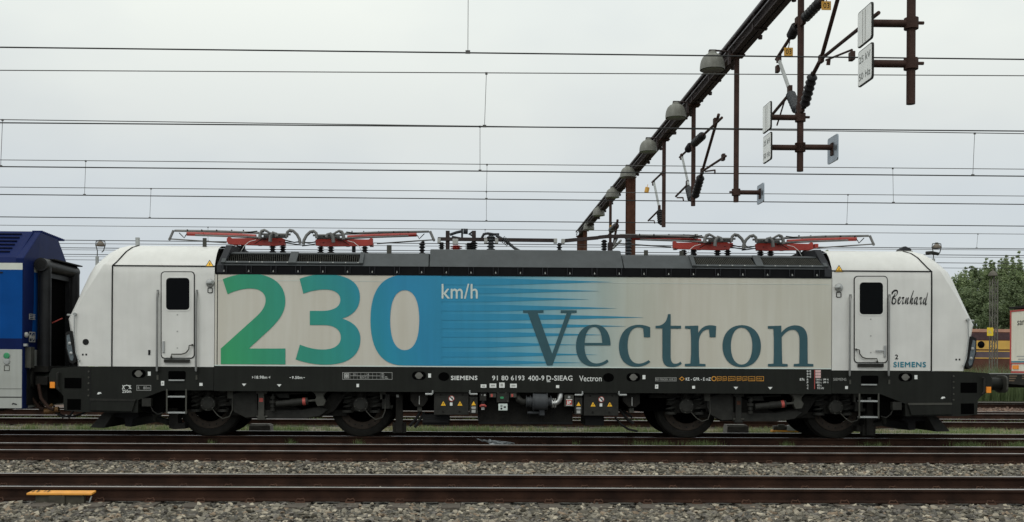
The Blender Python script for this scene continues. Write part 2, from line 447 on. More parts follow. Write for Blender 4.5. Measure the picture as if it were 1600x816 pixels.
# ------------------------------------------------------------------ the ground
RNG = np.random.default_rng(7)
random.seed(5)
GZ = -0.19
def ground_mat(name, c1, c2, c3, s1=0.35, s2=22.0):
    m = bpy.data.materials.new(name); m.use_nodes = True
    n = m.node_tree.nodes; l = m.node_tree.links.new
    bs = n['Principled BSDF']; bs.inputs['Roughness'].default_value = 0.95; bs.inputs['Specular IOR Level'].default_value = 0.2
    t = n.new('ShaderNodeTexCoord')
    a = n.new('ShaderNodeTexVoronoi'); a.inputs['Scale'].default_value = s2
    b = n.new('ShaderNodeTexNoise'); b.inputs['Scale'].default_value = s1; b.inputs['Detail'].default_value = 8; b.inputs['Roughness'].default_value = .65
    l(t.outputs['Object'], a.inputs['Vector']); l(t.outputs['Object'], b.inputs['Vector'])
    r = n.new('ShaderNodeValToRGB'); r.color_ramp.elements[0].color = (*c1, 1); r.color_ramp.elements[1].color = (*c2, 1)
    sp = n.new('ShaderNodeSeparateColor'); l(a.outputs['Color'], sp.inputs[0]); l(sp.outputs[0], r.inputs[0])
    r2 = n.new('ShaderNodeValToRGB'); r2.color_ramp.elements[0].position = .45; r2.color_ramp.elements[1].position = .6
    l(b.outputs['Fac'], r2.inputs[0])
    mm = n.new('ShaderNodeMix'); mm.data_type = 'RGBA'; l(r2.outputs[0], mm.inputs[0]); l(r.outputs[0], mm.inputs[6]); mm.inputs[7].default_value = (*c3, 1)
    l(mm.outputs[2], bs.inputs['Base Color'])
    bp = n.new('ShaderNodeBump'); bp.inputs['Strength'].default_value = .8; bp.inputs['Distance'].default_value = .04
    l(a.outputs['Distance'], bp.inputs['Height']); l(bp.outputs[0], bs.inputs['Normal'])
    return m
M['gravel'] = ground_mat('grey_gravel', (.04, .038, .033), (.16, .15, .13), (.10, .092, .08))
M['verge'] = ground_mat('dry_verge', (.15, .132, .098), (.29, .26, .20), (.15, .15, .08), 0.9, 30)
M['brownballast'] = ground_mat('brown_gravel', (.10, .072, .06), (.22, .16, .13), (.15, .11, .095), 0.6, 14)
M['meadow'] = ground_mat('green_field', (.055, .085, .03), (.11, .14, .055), (.085, .11, .04), 0.2, 6)
def sheet(name, x0, x1, y0, y1, z, m):
    b = MB(); b.add([(x0, y0, z), (x1, y0, z), (x1, y1, z), (x0, y1, z)], [(0, 1, 2, 3)])
    o = b.build(name, m); o['kind'] = 'structure'; return o
sheet('ground', -900, 900, -300, 1500, GZ - .03, M['meadow'])
sheet('gravel_yard', -160, 160, -12, 58, GZ - .012, M['gravel'])
sheet('grass_verge', -120, 120, 24.7, 27.6, GZ, M['verge'])
sheet('dry_verge', -120, 120, 28.4, 32.6, GZ, M['verge'])
sheet('brown_ballast_bed', -120, 120, 33.7, 41.2, GZ + .004, M['brownballast'])

# loose stones, nobody could count them
def stones(name, n, x0, x1, y0, y1, z, smin, smax, m, keep=None):
    base = np.array([(0, 0, 1), (.89, 0, .45), (.28, .85, .45), (-.72, .53, .45), (-.72, -.53, .45), (.28, -.85, .45),
                     (.72, .53, -.45), (-.28, .85, -.45), (-.89, 0, -.45), (-.28, -.85, -.45), (.72, -.53, -.45), (0, 0, -1)])
    fc = np.array([(0, 1, 2), (0, 2, 3), (0, 3, 4), (0, 4, 5), (0, 5, 1), (1, 6, 2), (2, 7, 3), (3, 8, 4), (4, 9, 5), (5, 10, 1),
                   (6, 7, 2), (7, 8, 3), (8, 9, 4), (9, 10, 5), (10, 6, 1), (11, 7, 6), (11, 8, 7), (11, 9, 8), (11, 10, 9), (11, 6, 10)])
    pos = np.stack([RNG.uniform(x0, x1, n), RNG.uniform(y0, y1, n), np.zeros(n)], 1)
    if keep is not None:
        pos = pos[keep(pos)]; n = len(pos)
    s = smin + (smax - smin) * RNG.random(n) ** 2.2
    pos[:, 2] = z + s * RNG.uniform(-.15, .75, n)
    v = base[None] * (1 + RNG.uniform(-.45, .45, (n, 12, 1))) * np.stack([RNG.uniform(.8, 1.5, n), RNG.uniform(.6, 1.1, n), RNG.uniform(.3, .75, n)], 1)[:, None, :]
    a, bb, g = RNG.uniform(0, 6.28, (3, n)); bb = (bb - 3.14) * .3
    ca, sa, cb, sb = np.cos(a), np.sin(a), np.cos(bb), np.sin(bb)
    R1 = np.zeros((n, 3, 3)); R1[:, 0, 0] = ca; R1[:, 0, 1] = -sa; R1[:, 1, 0] = sa; R1[:, 1, 1] = ca; R1[:, 2, 2] = 1
    R2 = np.zeros((n, 3, 3)); R2[:, 1, 1] = cb; R2[:, 1, 2] = -sb; R2[:, 2, 1] = sb; R2[:, 2, 2] = cb; R2[:, 0, 0] = 1
    v = np.einsum('nij,nkj->nki', R2 @ R1, v) * s[:, None, None] + pos[:, None, :]
    f = fc[None] + (np.arange(n) * 12)[:, None, None]
    o = grid_build(name, v.reshape(-1, 3), f.reshape(-1, 3), m)
    o['kind'] = 'stuff'; return o
stones('ballast_stones', 42000, -9, 10.5, 10.2, 12.62, GZ - .022, .009, .040, M['stones'])
stones('ballast_stones', 38000, -12, 14, 14.35, 17.85, GZ - .012, .010, .040, M['stones'])
stones('ballast_stones', 5000, -8, 9, 12.85, 14.1, GZ - .02, .012, .045, M['stones'])
stones('ballast_stones', 5000, -14, 14, 18.1, 19.35, GZ - .02, .02, .05, M['stones'])
stones('ballast_stones', 4500, -14, 14, 19.6, 22.9, GZ - .02, .02, .05, M['stones'])
stones('brown_ballast_stones', 7000, 17, 27, 34, 41, GZ, .03, .075, M['stonesb'])
stones('ballast_stones', 5000, -15, 17, 23.2, 25.2, GZ - .02, .015, .045, M['stones'])

# grass: blades as thin triangles
def blades(name, pos, hmin, hmax, w, m, lean=.5):
    n = len(pos); h = RNG.uniform(hmin, hmax, n); a = RNG.uniform(0, 6.28, n)
    d = np.stack([np.cos(a), np.sin(a), np.zeros(n)], 1); e = np.stack([-np.sin(a), np.cos(a), np.zeros(n)], 1)
    ln = RNG.normal(0, lean, n)[:, None]
    mid = pos + np.array([0, 0, 1]) * (h * .55)[:, None] + d * (h[:, None] * ln * .25)
    tip = pos + np.array([0, 0, 1]) * (h * RNG.uniform(.75, 1, n))[:, None] + d * (h[:, None] * ln)
    v = np.stack([pos - e * w, pos + e * w, mid + e * w * .6, mid - e * w * .6, tip + e * w * .1, tip - e * w * .1], 1)
    f = (np.array([(0, 1, 2, 3), (3, 2, 4, 5)])[None] + (np.arange(n) * 6)[:, None, None]).reshape(-1, 4)
    o = grid_build(name, v.reshape(-1, 3), f, m); o['kind'] = 'stuff'; return o
def patchy(n, x0, x1, y0, y1, z, dens=.5, sc=1.2):
    p = np.stack([RNG.uniform(x0, x1, n), RNG.uniform(y0, y1, n), np.full(n, z)], 1)
    q = np.sin(p[:, 0] * sc * 1.7 + 1.3 * np.sin(p[:, 1] * 2.1 * sc)) + np.sin(p[:, 0] * .63 * sc + 2.0) + .8 * np.sin(p[:, 0] * 4.1 * sc + p[:, 1] * 3)
    return p[q + RNG.normal(0, .7, n) > 1.2 - 2.4 * dens]
blades('grass', patchy(26000, -14, 17, 24.9, 27.5, GZ, .45), .03, .12, .004, M['grass'])
blades('green_grass', patchy(30000, -14, 17, 24.8, 27.0, GZ, .45, 2.3), .05, .17, .0045, M['weed'])
blades('grass', patchy(12000, -15, 19, 28.5, 32.4, GZ, .5), .03, .11, .006, M['grass'])
blades('green_grass', patchy(16000, -15, 19, 28.2, 29.6, GZ, .55, 1.7), .08, .24, .006, M['weed'])
blades('grass', patchy(1600, -14, 18, 33.1, 34.2, GZ, .3), .03, .09, .006, M['grass'])
def tufts(pts, n, r):
    o = []
    for x, y, k in pts:
        m = int(n * k)
        o.append(np.stack([RNG.normal(x, r * k, m), RNG.normal(y, r * .35, m), np.full(m, GZ)], 1))
    return np.concatenate(o)
tp = [(P(u, 700, 21.42).x, 21.42, k) for u, k in ((1000, .8), (1035, 1), (1085, .9), (1105, 1.2), (1230, .5), (1365, 1), (1500, .9), (1525, .8), (1590, 1.2), (1600, 1.0), (560, .4), (455, .4), (330, .25), (900, .3))]
blades('weed_tufts', tufts(tp, 200, .15), .06, .19, .0036, M['weed'], .6)
tp = [(P(u, 680, 24.9).x, 25.0, k) for u, k in ((742, 1.2), (735, .9), (215, .9), (40, 1), (20, .8), (450, .8), (520, .7), (1200, .7), (1440, .7), (880, .6))]
blades('weed_tufts', tufts(tp, 110, .14), .05, .17, .0035, M['weed'], .6)
p = np.stack([RNG.uniform(24, 40, 14000), RNG.uniform(50, 56, 14000), np.full(14000, GZ)], 1)
blades('tall_grass', p, .7, 2.0, .014, M['tallgrass'], .35)

# ------------------------------------------------------------------ railway tracks
RAILH = .17
def rail_mesh(y, x0, x1):
    hw = .036
    prof = [(-.075, -RAILH), (.075, -RAILH), (.075, -RAILH + .012), (.012, -RAILH + .032), (.010, -.045), (hw, -.036), (hw, -.006), (hw - .008, 0), (-hw + .008, 0), (-hw, -.006), (-hw, -.036), (-.010, -.045), (-.012, -RAILH + .032), (-.075, -RAILH + .012)]
    n = len(prof); vs = [(x0, y + a, b) for a, b in prof] + [(x1, y + a, b) for a, b in prof]
    fs = [(i, (i + 1) % n, n + (i + 1) % n, n + i) for i in range(n)] + [tuple(range(n - 1, -1, -1)), tuple(range(n, 2 * n))]
    return vs, fs
def track(label, ynear, x0, x1, gauge=1.5, clip_x=10, dark=1.0):
    t = thing('railway_track', label, 'railway track', (0, ynear + gauge / 2, 0), 'parallel railway tracks')
    for y in (ynear, ynear + gauge):
        vs, fs = rail_mesh(y, x0, x1)
        b = MB(); b.add(vs, fs)
        o = b.build('rail', [M['railside'], M['railtop']], t)
        for pl in o.data.polygons:
            if pl.normal.z > .5 and pl.center.z > -.01: pl.material_index = 1
    b = MB(); c = MB(); x = max(x0, -26)
    while x < min(x1, 26):
        b.box(x - .13, x + .13, ynear - .5, ynear + gauge + .5, -.40, -.178)
        if abs(x) < clip_x:
            for y in (ynear, ynear + gauge):
                for s in (-1, 1):
                    yy = y + s * .095
                    c.tube([(x - .05, yy, -.165), (x - .03, yy - s * .02, -.135), (x + .005, yy + s * .02, -.14), (x + .035, yy - s * .02, -.13), (x + .055, yy, -.16)], .008, 5)
                    c.box(x - .06, x + .06, yy - .03, yy + .03, -.185, -.166)
        x += .6
    b.build('sleeper', M['sleeper'], t, kind='stuff')
    if c.v: c.build('rail_clip', M['clip'], t, kind='stuff')
    return t
track('front railway track, with an orange topped box clamped at its rail', 12.74, -70, 70, 1.48)
track('second dark rusty track, between the front track and the locomotive', 17.97, -80, 80)
track('track that the white locomotive and blue coach stand on', 21.6, -90, 90)
track('track just behind the locomotive, bordered by a grassy verge', 28.02, -110, 110, clip_x=0)
track('shiny railed track in front of the brown ballast bank', 33.0, -120, 120, clip_x=0)
track('far track that the dark container wagon stands on', 41.3, -140, 140, clip_x=0)
track('farthest track, under the old yellow diesel locomotive', 66.0, -160, 160, clip_x=0)

# orange topped boxes clamped to rails
def rail_box(label, u0, u1, y, zt):
    x0, x1 = P(u0, 768, y).x, P(u1, 768, y).x
    t = thing('rail_box', label, 'trackside box', ((x0 + x1) / 2, y, GZ))
    w = x1 - x0
    b = MB(); b.add([(x0, y - .05, zt - .035), (x1 - .02, y - .05, zt - .035), (x1, y + .05, zt - .012), (x0 + .04, y + .05, zt - .012),
                     (x0, y - .05, zt - .012), (x1 - .02, y - .05, zt - .012), (x1, y + .05, zt + .012), (x0 + .04, y + .05, zt + .012)],
                    [(0, 3, 2, 1), (4, 5, 6, 7), (0, 1, 5, 4), (1, 2, 6, 5), (2, 3, 7, 6), (3, 0, 4, 7)])
    b.build('top_plate', M['orangeplate'], t, bevel=.004)
    b = MB(); b.box(x0 + .12 * w, x0 + .85 * w, y - .02, y + .045, GZ - .02, zt - .025); b.build('casing', M['boxgrey'], t, bevel=.006)
    b = MB(); b.box(x0 + .33 * w, x0 + .57 * w, y - .045, y - .005, GZ - .02, zt - .042); b.build('cover', M['boxgrey'], t, bevel=.006)
    b = MB(); b.cyl((x1 - .06, y - .02, GZ), (x1 - .03, y - .02, zt - .05), .009, 8); b.build('clamp_rod', M['galv'], t)
    b = MB()
    for k, (a, c) in enumerate(((.06, .02), (.13, .025), (.24, .012), (.29, .02))):
        b.add([(x0 + a * w, y - .03, zt - .0005), (x0 + (a + c) * w, y - .03, zt - .0005), (x0 + (a + c) * w + .012, y + .03, zt + .0105), (x0 + a * w + .012, y + .03, zt + .0105)], [(0, 1, 2, 3)])
    for k in range(len(b.v)): b.v[k] = (b.v[k][0], b.v[k][1], b.v[k][2] + .004)
    b.build('stencil_mark', M['inkblack'], t)
rail_box('orange topped grey box clamped to the front rail, stones before it', 44, 148, 12.60, -.052)
xa, xb = P(1207, 670, 25.3).x, P(1265, 670, 25.3).x
zv = lambda v: P(1236, v, 25.3).z
t = thing('track_device', 'grey device on an orange base plate, seen under the locomotive before the right wheel', 'trackside box', ((xa + xb) / 2, 25.4, GZ))
q = MB(); q.box(xa, xb, 25.3, 25.5, zv(675.5), zv(672.5)); q.build('base_plate', M['orangeplate'], t, bevel=.004)
q = MB(); q.box(xa + .05, xb - .12, 25.34, 25.48, zv(672.5), zv(666)); q.build('casing', M['gearlight'], t, bevel=.008)
q = MB(); q.box(xa + .36, xa + .60, 25.28, 25.34, zv(673), zv(664.5)); q.build('cover', M['galv'], t, bevel=.008)
q = MB(); q.box(xa + .14, xa + .30, 25.3, 25.345, zv(671.5), zv(663.5)); q.box(xa + .64, xb - .1, 25.3, 25.345, zv(671.5), zv(663.5)); q.build('cable_head', M['gearlight'], t, bevel=.006)
q = MB(); q.box(xa + .05, xb - .1, 25.34, 25.46, GZ - .02, zv(675.5)); q.build('foot', M['concrete'], t)
# grey concrete blocks lying beyond the loco track
for lab, u0, v0, u1, v1 in (('pale worn concrete block seen between the left bogie wheels', 388, 663, 424, 674), ('square grey concrete block seen between the right bogie wheels', 1134, 664, 1170, 677)):
    a, c = P(u0, v1, 24.35), P(u1, v0, 24.35)
    t = thing('concrete_block', lab, 'concrete block', ((a.x + c.x) / 2, 24.45, GZ))
    b = MB(); b.prism([(a.x, GZ - .02), (c.x, GZ - .02), (c.x - .02, c.z - .02), (a.x + .03, c.z - .03)], 24.3, 24.7); b.build('body', M['concrete'], t, bevel=.012)
    b = MB(); b.box(a.x + .03, c.x - .05, 24.35, 24.65, c.z - .03, c.z); b.build('lid', M['concrete'], t, bevel=.006)

# crumpled sheet of plastic lying before the locomotive
n1, n2 = 16, 6; vs = []; y = 21.3
for i in range(n1):
    for j in range(n2):
        s = i / (n1 - 1)
        u = 746 + 58 * s; vmid = 686 + 6.5 * min(1, s * 2.2)
        hh = .5 + 3.8 * math.sin(math.pi * min(1, .12 + s * .95)) ** .7
        q = P(u + random.uniform(-1, 1), vmid + hh * (j / (n2 - 1) * 2 - 1) * (1 if s > .3 else .5) + random.uniform(-.8, .8), y + random.uniform(-.05, .03))
        q.z = max(q.z, GZ + .02); vs.append(q)
b = MB(); b.add(vs, [(i * n2 + j, (i + 1) * n2 + j, (i + 1) * n2 + j + 1, i * n2 + j + 1) for i in range(n1 - 1) for j in range(n2 - 1)])
o = b.build('plastic_sheet', M['plastic'], loc=(P(775, 690, y).x, y, GZ))
so_ = o.modifiers.new('thick', 'SOLIDIFY'); so_.thickness = .006
tag(o, 'crumpled grey plastic sheet lying against the rail below the locomotive', 'plastic sheet')
# ------------------------------------------------------------------ the electric locomotive
XC = (P(447, 640, YN).x + P(1188.5, 640, YN).x) / 2
LOCO = thing('electric_locomotive', 'white electric locomotive with a large green and blue 230, folded pantographs on its grey roof', 'locomotive', (XC, YC, 0))
HW = YC - YN
def rel(u, v, y=YN): p = P(u, v, y); return p.x - XC

# cab shells: for each height a plan outline; the profile is measured on the right-hand cab
ZS = P(1400, 424, YN).z                                   # the seam where the side turns into the roof
ROWS = [(P(1512, 580, YN).z, HW, rel(1506, 580), rel(1512, 580)), (P(1519, 545, YN).z, HW, rel(1513, 545), rel(1519, 545)),
        (P(1524, 522, YN).z, HW, rel(1518, 522), rel(1524, 522)), (P(1526, 507, YN).z, HW, rel(1521, 507), rel(1526, 507)),
        (P(1519, 490, YN).z, HW, rel(1511, 490), rel(1519, 490)), (P(1508, 465, YN).z, HW, rel(1497, 465), rel(1508, 465)),
        (P(1496, 438, YN).z, HW - .004, rel(1480, 438), rel(1496, 438)), (ZS, HW - .012, rel(1472, 424), rel(1488.5, 424)),
        (ZS + .07, HW - .045, rel(1467, 418), rel(1484, 418)), (ZS + .17, HW - .11, rel(1462, 410), rel(1478, 410)),
        (ZS + .29, HW - .21, rel(1457, 402), rel(1470, 402)), (ZS + .39, HW - .34, rel(1451, 396), rel(1461, 396)),
        (ZS + .46, HW - .58, rel(1446, 392), rel(1452, 392)), (ZS + .50, HW - .95, rel(1443, 391), rel(1446, 391)), (ZS + .515, .02, rel(1441, 390), rel(1443, 390))]
XB = rel(1300, 500)
def cab_shell(sg):
    vs = []; N = 13
    for z, w, xs, xc in ROWS:
        dl = min(.2, w * .35)
        nose = .20 if z < P(1512, 500, YN).z else .16
        half = [(XB, w), (XB + (xs - XB) * .5, w), (xs - .12, w), (xs - .02, w - .004), ((xs + xc) / 2 + .03 * (xc - xs), w - dl * .42), (xc, w - dl), (xc + nose * .72, (w - dl) * .55)]
        full = half + [(xc + nose, 0)] + [(x, -y) for x, y in half[::-1]]
        N = len(full)
        vs += [(XC + sg * x, YC - y, z) for x, y in full]
    fs = []
    for i in range(len(ROWS) - 1):
        for j in range(N - 1):
            fs.append((i * N + j, i * N + j + 1, (i + 1) * N + j + 1, (i + 1) * N + j))
    b = MB(); b.add(vs, fs, True)
    o = b.build('cab_shell', M['white'], LOCO, sharp=32)
    for ed in o.data.edges:                                             # the crease between the side and the sloping nose
        (r0, c0), (r1, c1) = divmod(ed.vertices[0], N), divmod(ed.vertices[1], N)
        if c0 == c1 and c0 in (3, N - 4) and 3 <= min(r0, r1) < 10: ed.use_edge_sharp = True
    # windscreen on the slanted front
    g = MB(); gv = []
    for z, w, xs, xc in ROWS[4:10]:
        dl = .2
        for t, xo in ((-.8, .30), (-.4, .80), (0, 1.0), (.4, .80), (.8, .30)):
            gv.append((XC + sg * (xc + .16 * xo + .02), YC + t * (w - dl), z))
    g.add(gv, [(i * 5 + j, i * 5 + j + 1, (i + 1) * 5 + j + 1, (i + 1) * 5 + j) for i in range(5) for j in range(4)], True)
    g.build('windscreen', M['glass'], LOCO)
    # seams
    s = MB()
    xq = rel(1455.5, 500)
    s.tube([(XC + sg * (xq - max(0.0, ROWS[7][2] - r[2])), YC - r[1] - .003, r[0]) for r in ROWS[:13]], .015, 6)
    s.tube([(XC + sg * XB, YC - HW + .008, ZS), (XC + sg * (xq - .02), YC - HW + .008, ZS)], .013, 6)
    s.build('body_seam', M['black'], LOCO)
for sg in (-1, 1): cab_shell(sg)

# the livery: beige panel fading from blue, like the vinyl on the photo
def livery_mat(name, fade):
    m = bpy.data.materials.new(name); m.use_nodes = True
    n = m.node_tree.nodes; l = m.node_tree.links.new
    bs = n['Principled BSDF']; bs.inputs['Roughness'].default_value = .5; bs.inputs['Specular IOR Level'].default_value = .3
    t = n.new('ShaderNodeTexCoord'); sx = n.new('ShaderNodeSeparateXYZ'); l(t.outputs['Object'], sx.inputs[0])
    def at(u): return (rel(u, 500) - rel(340, 500)) / (rel(1300, 500) - rel(340, 500))
    mr = n.new('ShaderNodeMapRange'); mr.inputs[1].default_value = rel(340, 500); mr.inputs[2].default_value = rel(1300, 500)
    r = n.new('ShaderNodeValToRGB'); e = r.color_ramp.elements
    if fade:
        stops = [(340, A(170, 167, 158, .66)), (661, A(166, 162, 152, .66)), (667, A(36, 114, 146, .68)), (700, A(38, 116, 148, .68)), (760, A(54, 123, 151, .68)), (830, A(92, 140, 155, .68)), (900, A(128, 151, 154, .68)), (980, A(154, 157, 148, .68)), (1060, A(163, 160, 150, .66)), (1296, A(168, 166, 156, .66))]
        l(sx.outputs[0], mr.inputs[0])
    else:
        stops = [(340, A(46, 132, 88, .68)), (430, A(42, 124, 102, .68)), (500, A(40, 124, 114, .68)), (560, A(36, 119, 128, .68)), (590, A(32, 118, 142, .68)), (650, A(34, 112, 146, .68)), (760, A(38, 116, 148, .68)), (990, A(42, 112, 138, .68))]
        ad = n.new('ShaderNodeMath'); ad.operation = 'MULTIPLY_ADD'; ad.inputs[1].default_value = .35
        l(sx.outputs[2], ad.inputs[0]); l(sx.outputs[0], ad.inputs[2])
        sb = n.new('ShaderNodeMath'); sb.operation = 'SUBTRACT'; sb.inputs[1].default_value = .35 * 2.3
        l(ad.outputs[0], sb.inputs[0]); l(sb.outputs[0], mr.inputs[0])
    e[0].position = at(stops[0][0]); e[0].color = (*stops[0][1], 1); e[1].position = at(stops[-1][0]); e[1].color = (*stops[-1][1], 1)
    for u, c in stops[1:-1]:
        q = e.new(at(u)); q.color = (*c, 1)
    l(mr.outputs[0], r.inputs[0])
    mpn = n.new('ShaderNodeMapping'); mpn.inputs['Scale'].default_value = (3.2, 1, .22); l(t.outputs['Object'], mpn.inputs[0])
    x = n.new('ShaderNodeTexNoise'); x.inputs['Scale'].default_value = 2.4; x.inputs['Detail'].default_value = 9; l(mpn.outputs[0], x.inputs['Vector'])
    r2 = n.new('ShaderNodeValToRGB'); r2.color_ramp.elements[0].position = .35; r2.color_ramp.elements[1].position = .62
    r2.color_ramp.elements[0].color = (.945, .935, .915, 1); r2.color_ramp.elements[1].color = (1, 1, 1, 1)
    l(x.outputs['Fac'], r2.inputs[0])
    x3 = n.new('ShaderNodeTexNoise'); x3.inputs['Scale'].default_value = .9; x3.inputs['Detail'].default_value = 4; l(t.outputs['Object'], x3.inputs['Vector'])
    r3 = n.new('ShaderNodeValToRGB'); r3.color_ramp.elements[0].position = .3; r3.color_ramp.elements[1].position = .7
    r3.color_ramp.elements[0].color = (.95, .945, .935, 1); r3.color_ramp.elements[1].color = (1, 1, 1, 1); l(x3.outputs['Fac'], r3.inputs[0])
    mm = n.new('ShaderNodeMix'); mm.data_type = 'RGBA'; mm.blend_type = 'MULTIPLY'; mm.inputs[0].default_value = 1
    l(r.outputs[0], mm.inputs[6]); l(r2.outputs[0], mm.inputs[7])
    m2 = n.new('ShaderNodeMix'); m2.data_type = 'RGBA'; m2.blend_type = 'MULTIPLY'; m2.inputs[0].default_value = 1
    l(mm.outputs[2], m2.inputs[6]); l(r3.outputs[0], m2.inputs[7]); l(m2.outputs[2], bs.inputs['Base Color'])
    return m
M['panel'] = livery_mat('beige_panel_vinyl', True)
M['vinyl'] = livery_mat('green_to_blue_vinyl', False)
XL, XR = XC - XB, XC + XB
ZB = P(820, 574.5, YN).z; ZT = P(820, 431, YN).z
b = MB(); b.box(XL + .01, XR - .01, YN, YC + HW, ZB, ZT)
b.build('side_panel', M['panel'], LOCO)
b = MB()
b.box(XL + .01, XR - .01, YN - .006, YN - .001, ZB, ZB + .022)            # bright lower edge of the vinyl
b.box(XL + .06, XR - .06, YN - .004, YN - .001, ZT - .135, ZT - .128)
b.build('panel_edge', M['beigeink'], LOCO)
b = MB(); b.sbox(338.5, 428, 340.5, 573, YN - .004, YN); b.build('panel_joint', M['gear'], LOCO)
Y1 = YN - .008
b = MB()
decal_path(b, "M 66 84 C 140 52 215 40 290 40 C 460 40 565 125 565 255 C 565 340 525 400 450 475 L 275 636 L 566 636 L 566 763 L 51 760 L 51 636 L 330 385 C 385 335 408 295 408 250 C 408 195 365 158 290 158 C 225 158 165 175 105 203", 335, 420, 5.1, Y1)
decal_path(b, "M 92 80 C 160 55 220 45 300 45 C 480 45 573 110 573 225 C 573 310 525 370 432 397 C 525 425 577 480 577 560 C 577 690 480 765 300 765 C 220 765 140 750 61 723 L 95 605 C 160 632 220 644 280 644 C 370 644 421 605 421 548 C 421 485 370 450 285 449 L 174 449 L 174 336 L 270 336 C 360 336 417 305 417 248 C 417 195 370 166 295 166 C 230 166 170 180 122 199", 450, 420, 5.1, Y1)
decal_path(b, "M 1225 50 L 920 50 C 740 52 657 180 657 410 C 657 640 740 770 920 772 L 1225 774 M 930 171 C 1010 171 1046 270 1046 410 C 1046 550 1010 649 930 649 C 850 649 814 550 814 410 C 814 270 850 171 930 171", 450, 420, 5.1, Y1)
b.build('speed_lettering', M['vinyl'], LOCO)
b = MB()                                                                # the pointed speed stripes
for v, u0, u1, hw in ((440.5, 688, 958, 5.2), (454.5, 688, 936, 4.6), (467.5, 688, 920, 4.4), (481.5, 688, 963, 5), (495.8, 688, 1006, 5.2), (509.5, 688, 978, 4.8), (523, 688, 945, 4.4), (538.5, 688, 905, 4.6), (554, 688, 933, 4.2), (566.5, 688, 910, 3.6)):
    z = v
    b.prism(SL([(u0, z - hw * .9), (u0 + .35 * (u1 - u0), z - hw), (u1 - 60, z - hw * .36), (u1, z + .4), (u1 - 60, z + hw * .36), (u0 + .35 * (u1 - u0), z + hw), (u0, z + hw * .9)], YN - .004), YN - .005, YN - .001)
b.build('speed_stripe', M['vinyl'], LOCO)
b = MB()
V_ = (810, 475, 6.667); T_ = (1020, 475, 6.154)
for d in ("M 48 66 L 262 66 L 262 93 L 200 93 L 352 520 L 503 93 L 441 93 L 441 66 L 607 66 L 607 93 L 553 93 L 355 640 L 297 640 L 98 93 L 48 93",
          "M 940 603 C 890 640 840 653 790 653 C 670 653 600 570 600 440 C 600 300 680 215 795 215 C 900 215 960 300 960 432 L 688 432 C 690 560 740 620 815 620 C 850 620 890 605 925 578 M 690 406 L 873 406 C 870 300 840 238 787 238 C 730 238 695 310 690 406",
          "M 1375 605 C 1330 640 1280 656 1230 656 C 1115 656 1047 575 1047 445 C 1047 305 1130 217 1255 217 C 1300 217 1340 228 1373 243 L 1373 347 L 1308 347 L 1300 255 C 1280 247 1265 244 1248 244 C 1175 244 1138 320 1138 435 C 1138 550 1180 622 1250 622 C 1285 622 1320 610 1357 585"):
    decal_path(b, d, *V_, Y1 - .003)
for d in ("M 145 98 L 172 98 L 172 210 L 272 210 L 272 238 L 172 238 L 172 490 C 172 550 185 575 215 575 C 235 575 250 568 267 554 L 279 576 C 250 600 220 608 185 608 C 120 608 92 575 92 500 L 92 235 L 26 235 L 26 211 C 100 211 138 175 145 98",
          "M 310 212 L 437 208 L 437 278 C 465 230 500 205 555 205 C 575 205 595 208 610 214 L 604 320 L 547 320 L 541 245 C 490 240 443 290 443 370 L 443 480 L 450 575 L 507 578 L 507 601 L 308 601 L 308 577 L 362 573 L 368 480 L 368 330 L 362 240 L 310 237",
          "M 855 204 C 965 204 1040 285 1040 405 C 1040 525 965 608 855 608 C 745 608 670 525 670 405 C 670 285 745 204 855 204 M 853 228 C 915 228 957 300 957 400 C 957 510 920 583 853 583 C 790 583 751 510 751 405 C 751 300 790 228 853 228",
          "M 1107 213 L 1236 209 L 1236 277 C 1270 232 1315 206 1370 206 C 1450 206 1488 255 1488 345 L 1490 575 L 1545 578 L 1545 602 L 1355 602 L 1355 578 L 1408 574 L 1411 480 L 1411 350 C 1411 280 1385 248 1345 248 C 1305 248 1268 280 1240 320 L 1242 480 L 1246 575 L 1297 578 L 1297 602 L 1107 602 L 1107 578 L 1161 574 L 1164 480 L 1164 330 L 1160 240 L 1107 238"):
    decal_path(b, d, *T_, Y1 - .003)
b.build('serif_lettering', M['slate'], LOCO)
b = MB(); text_side(b, 'km/h', 690, 443.5, 746.5, 467, Y1 - .003, .012); b.build('unit_lettering', M['beigeink'], LOCO)
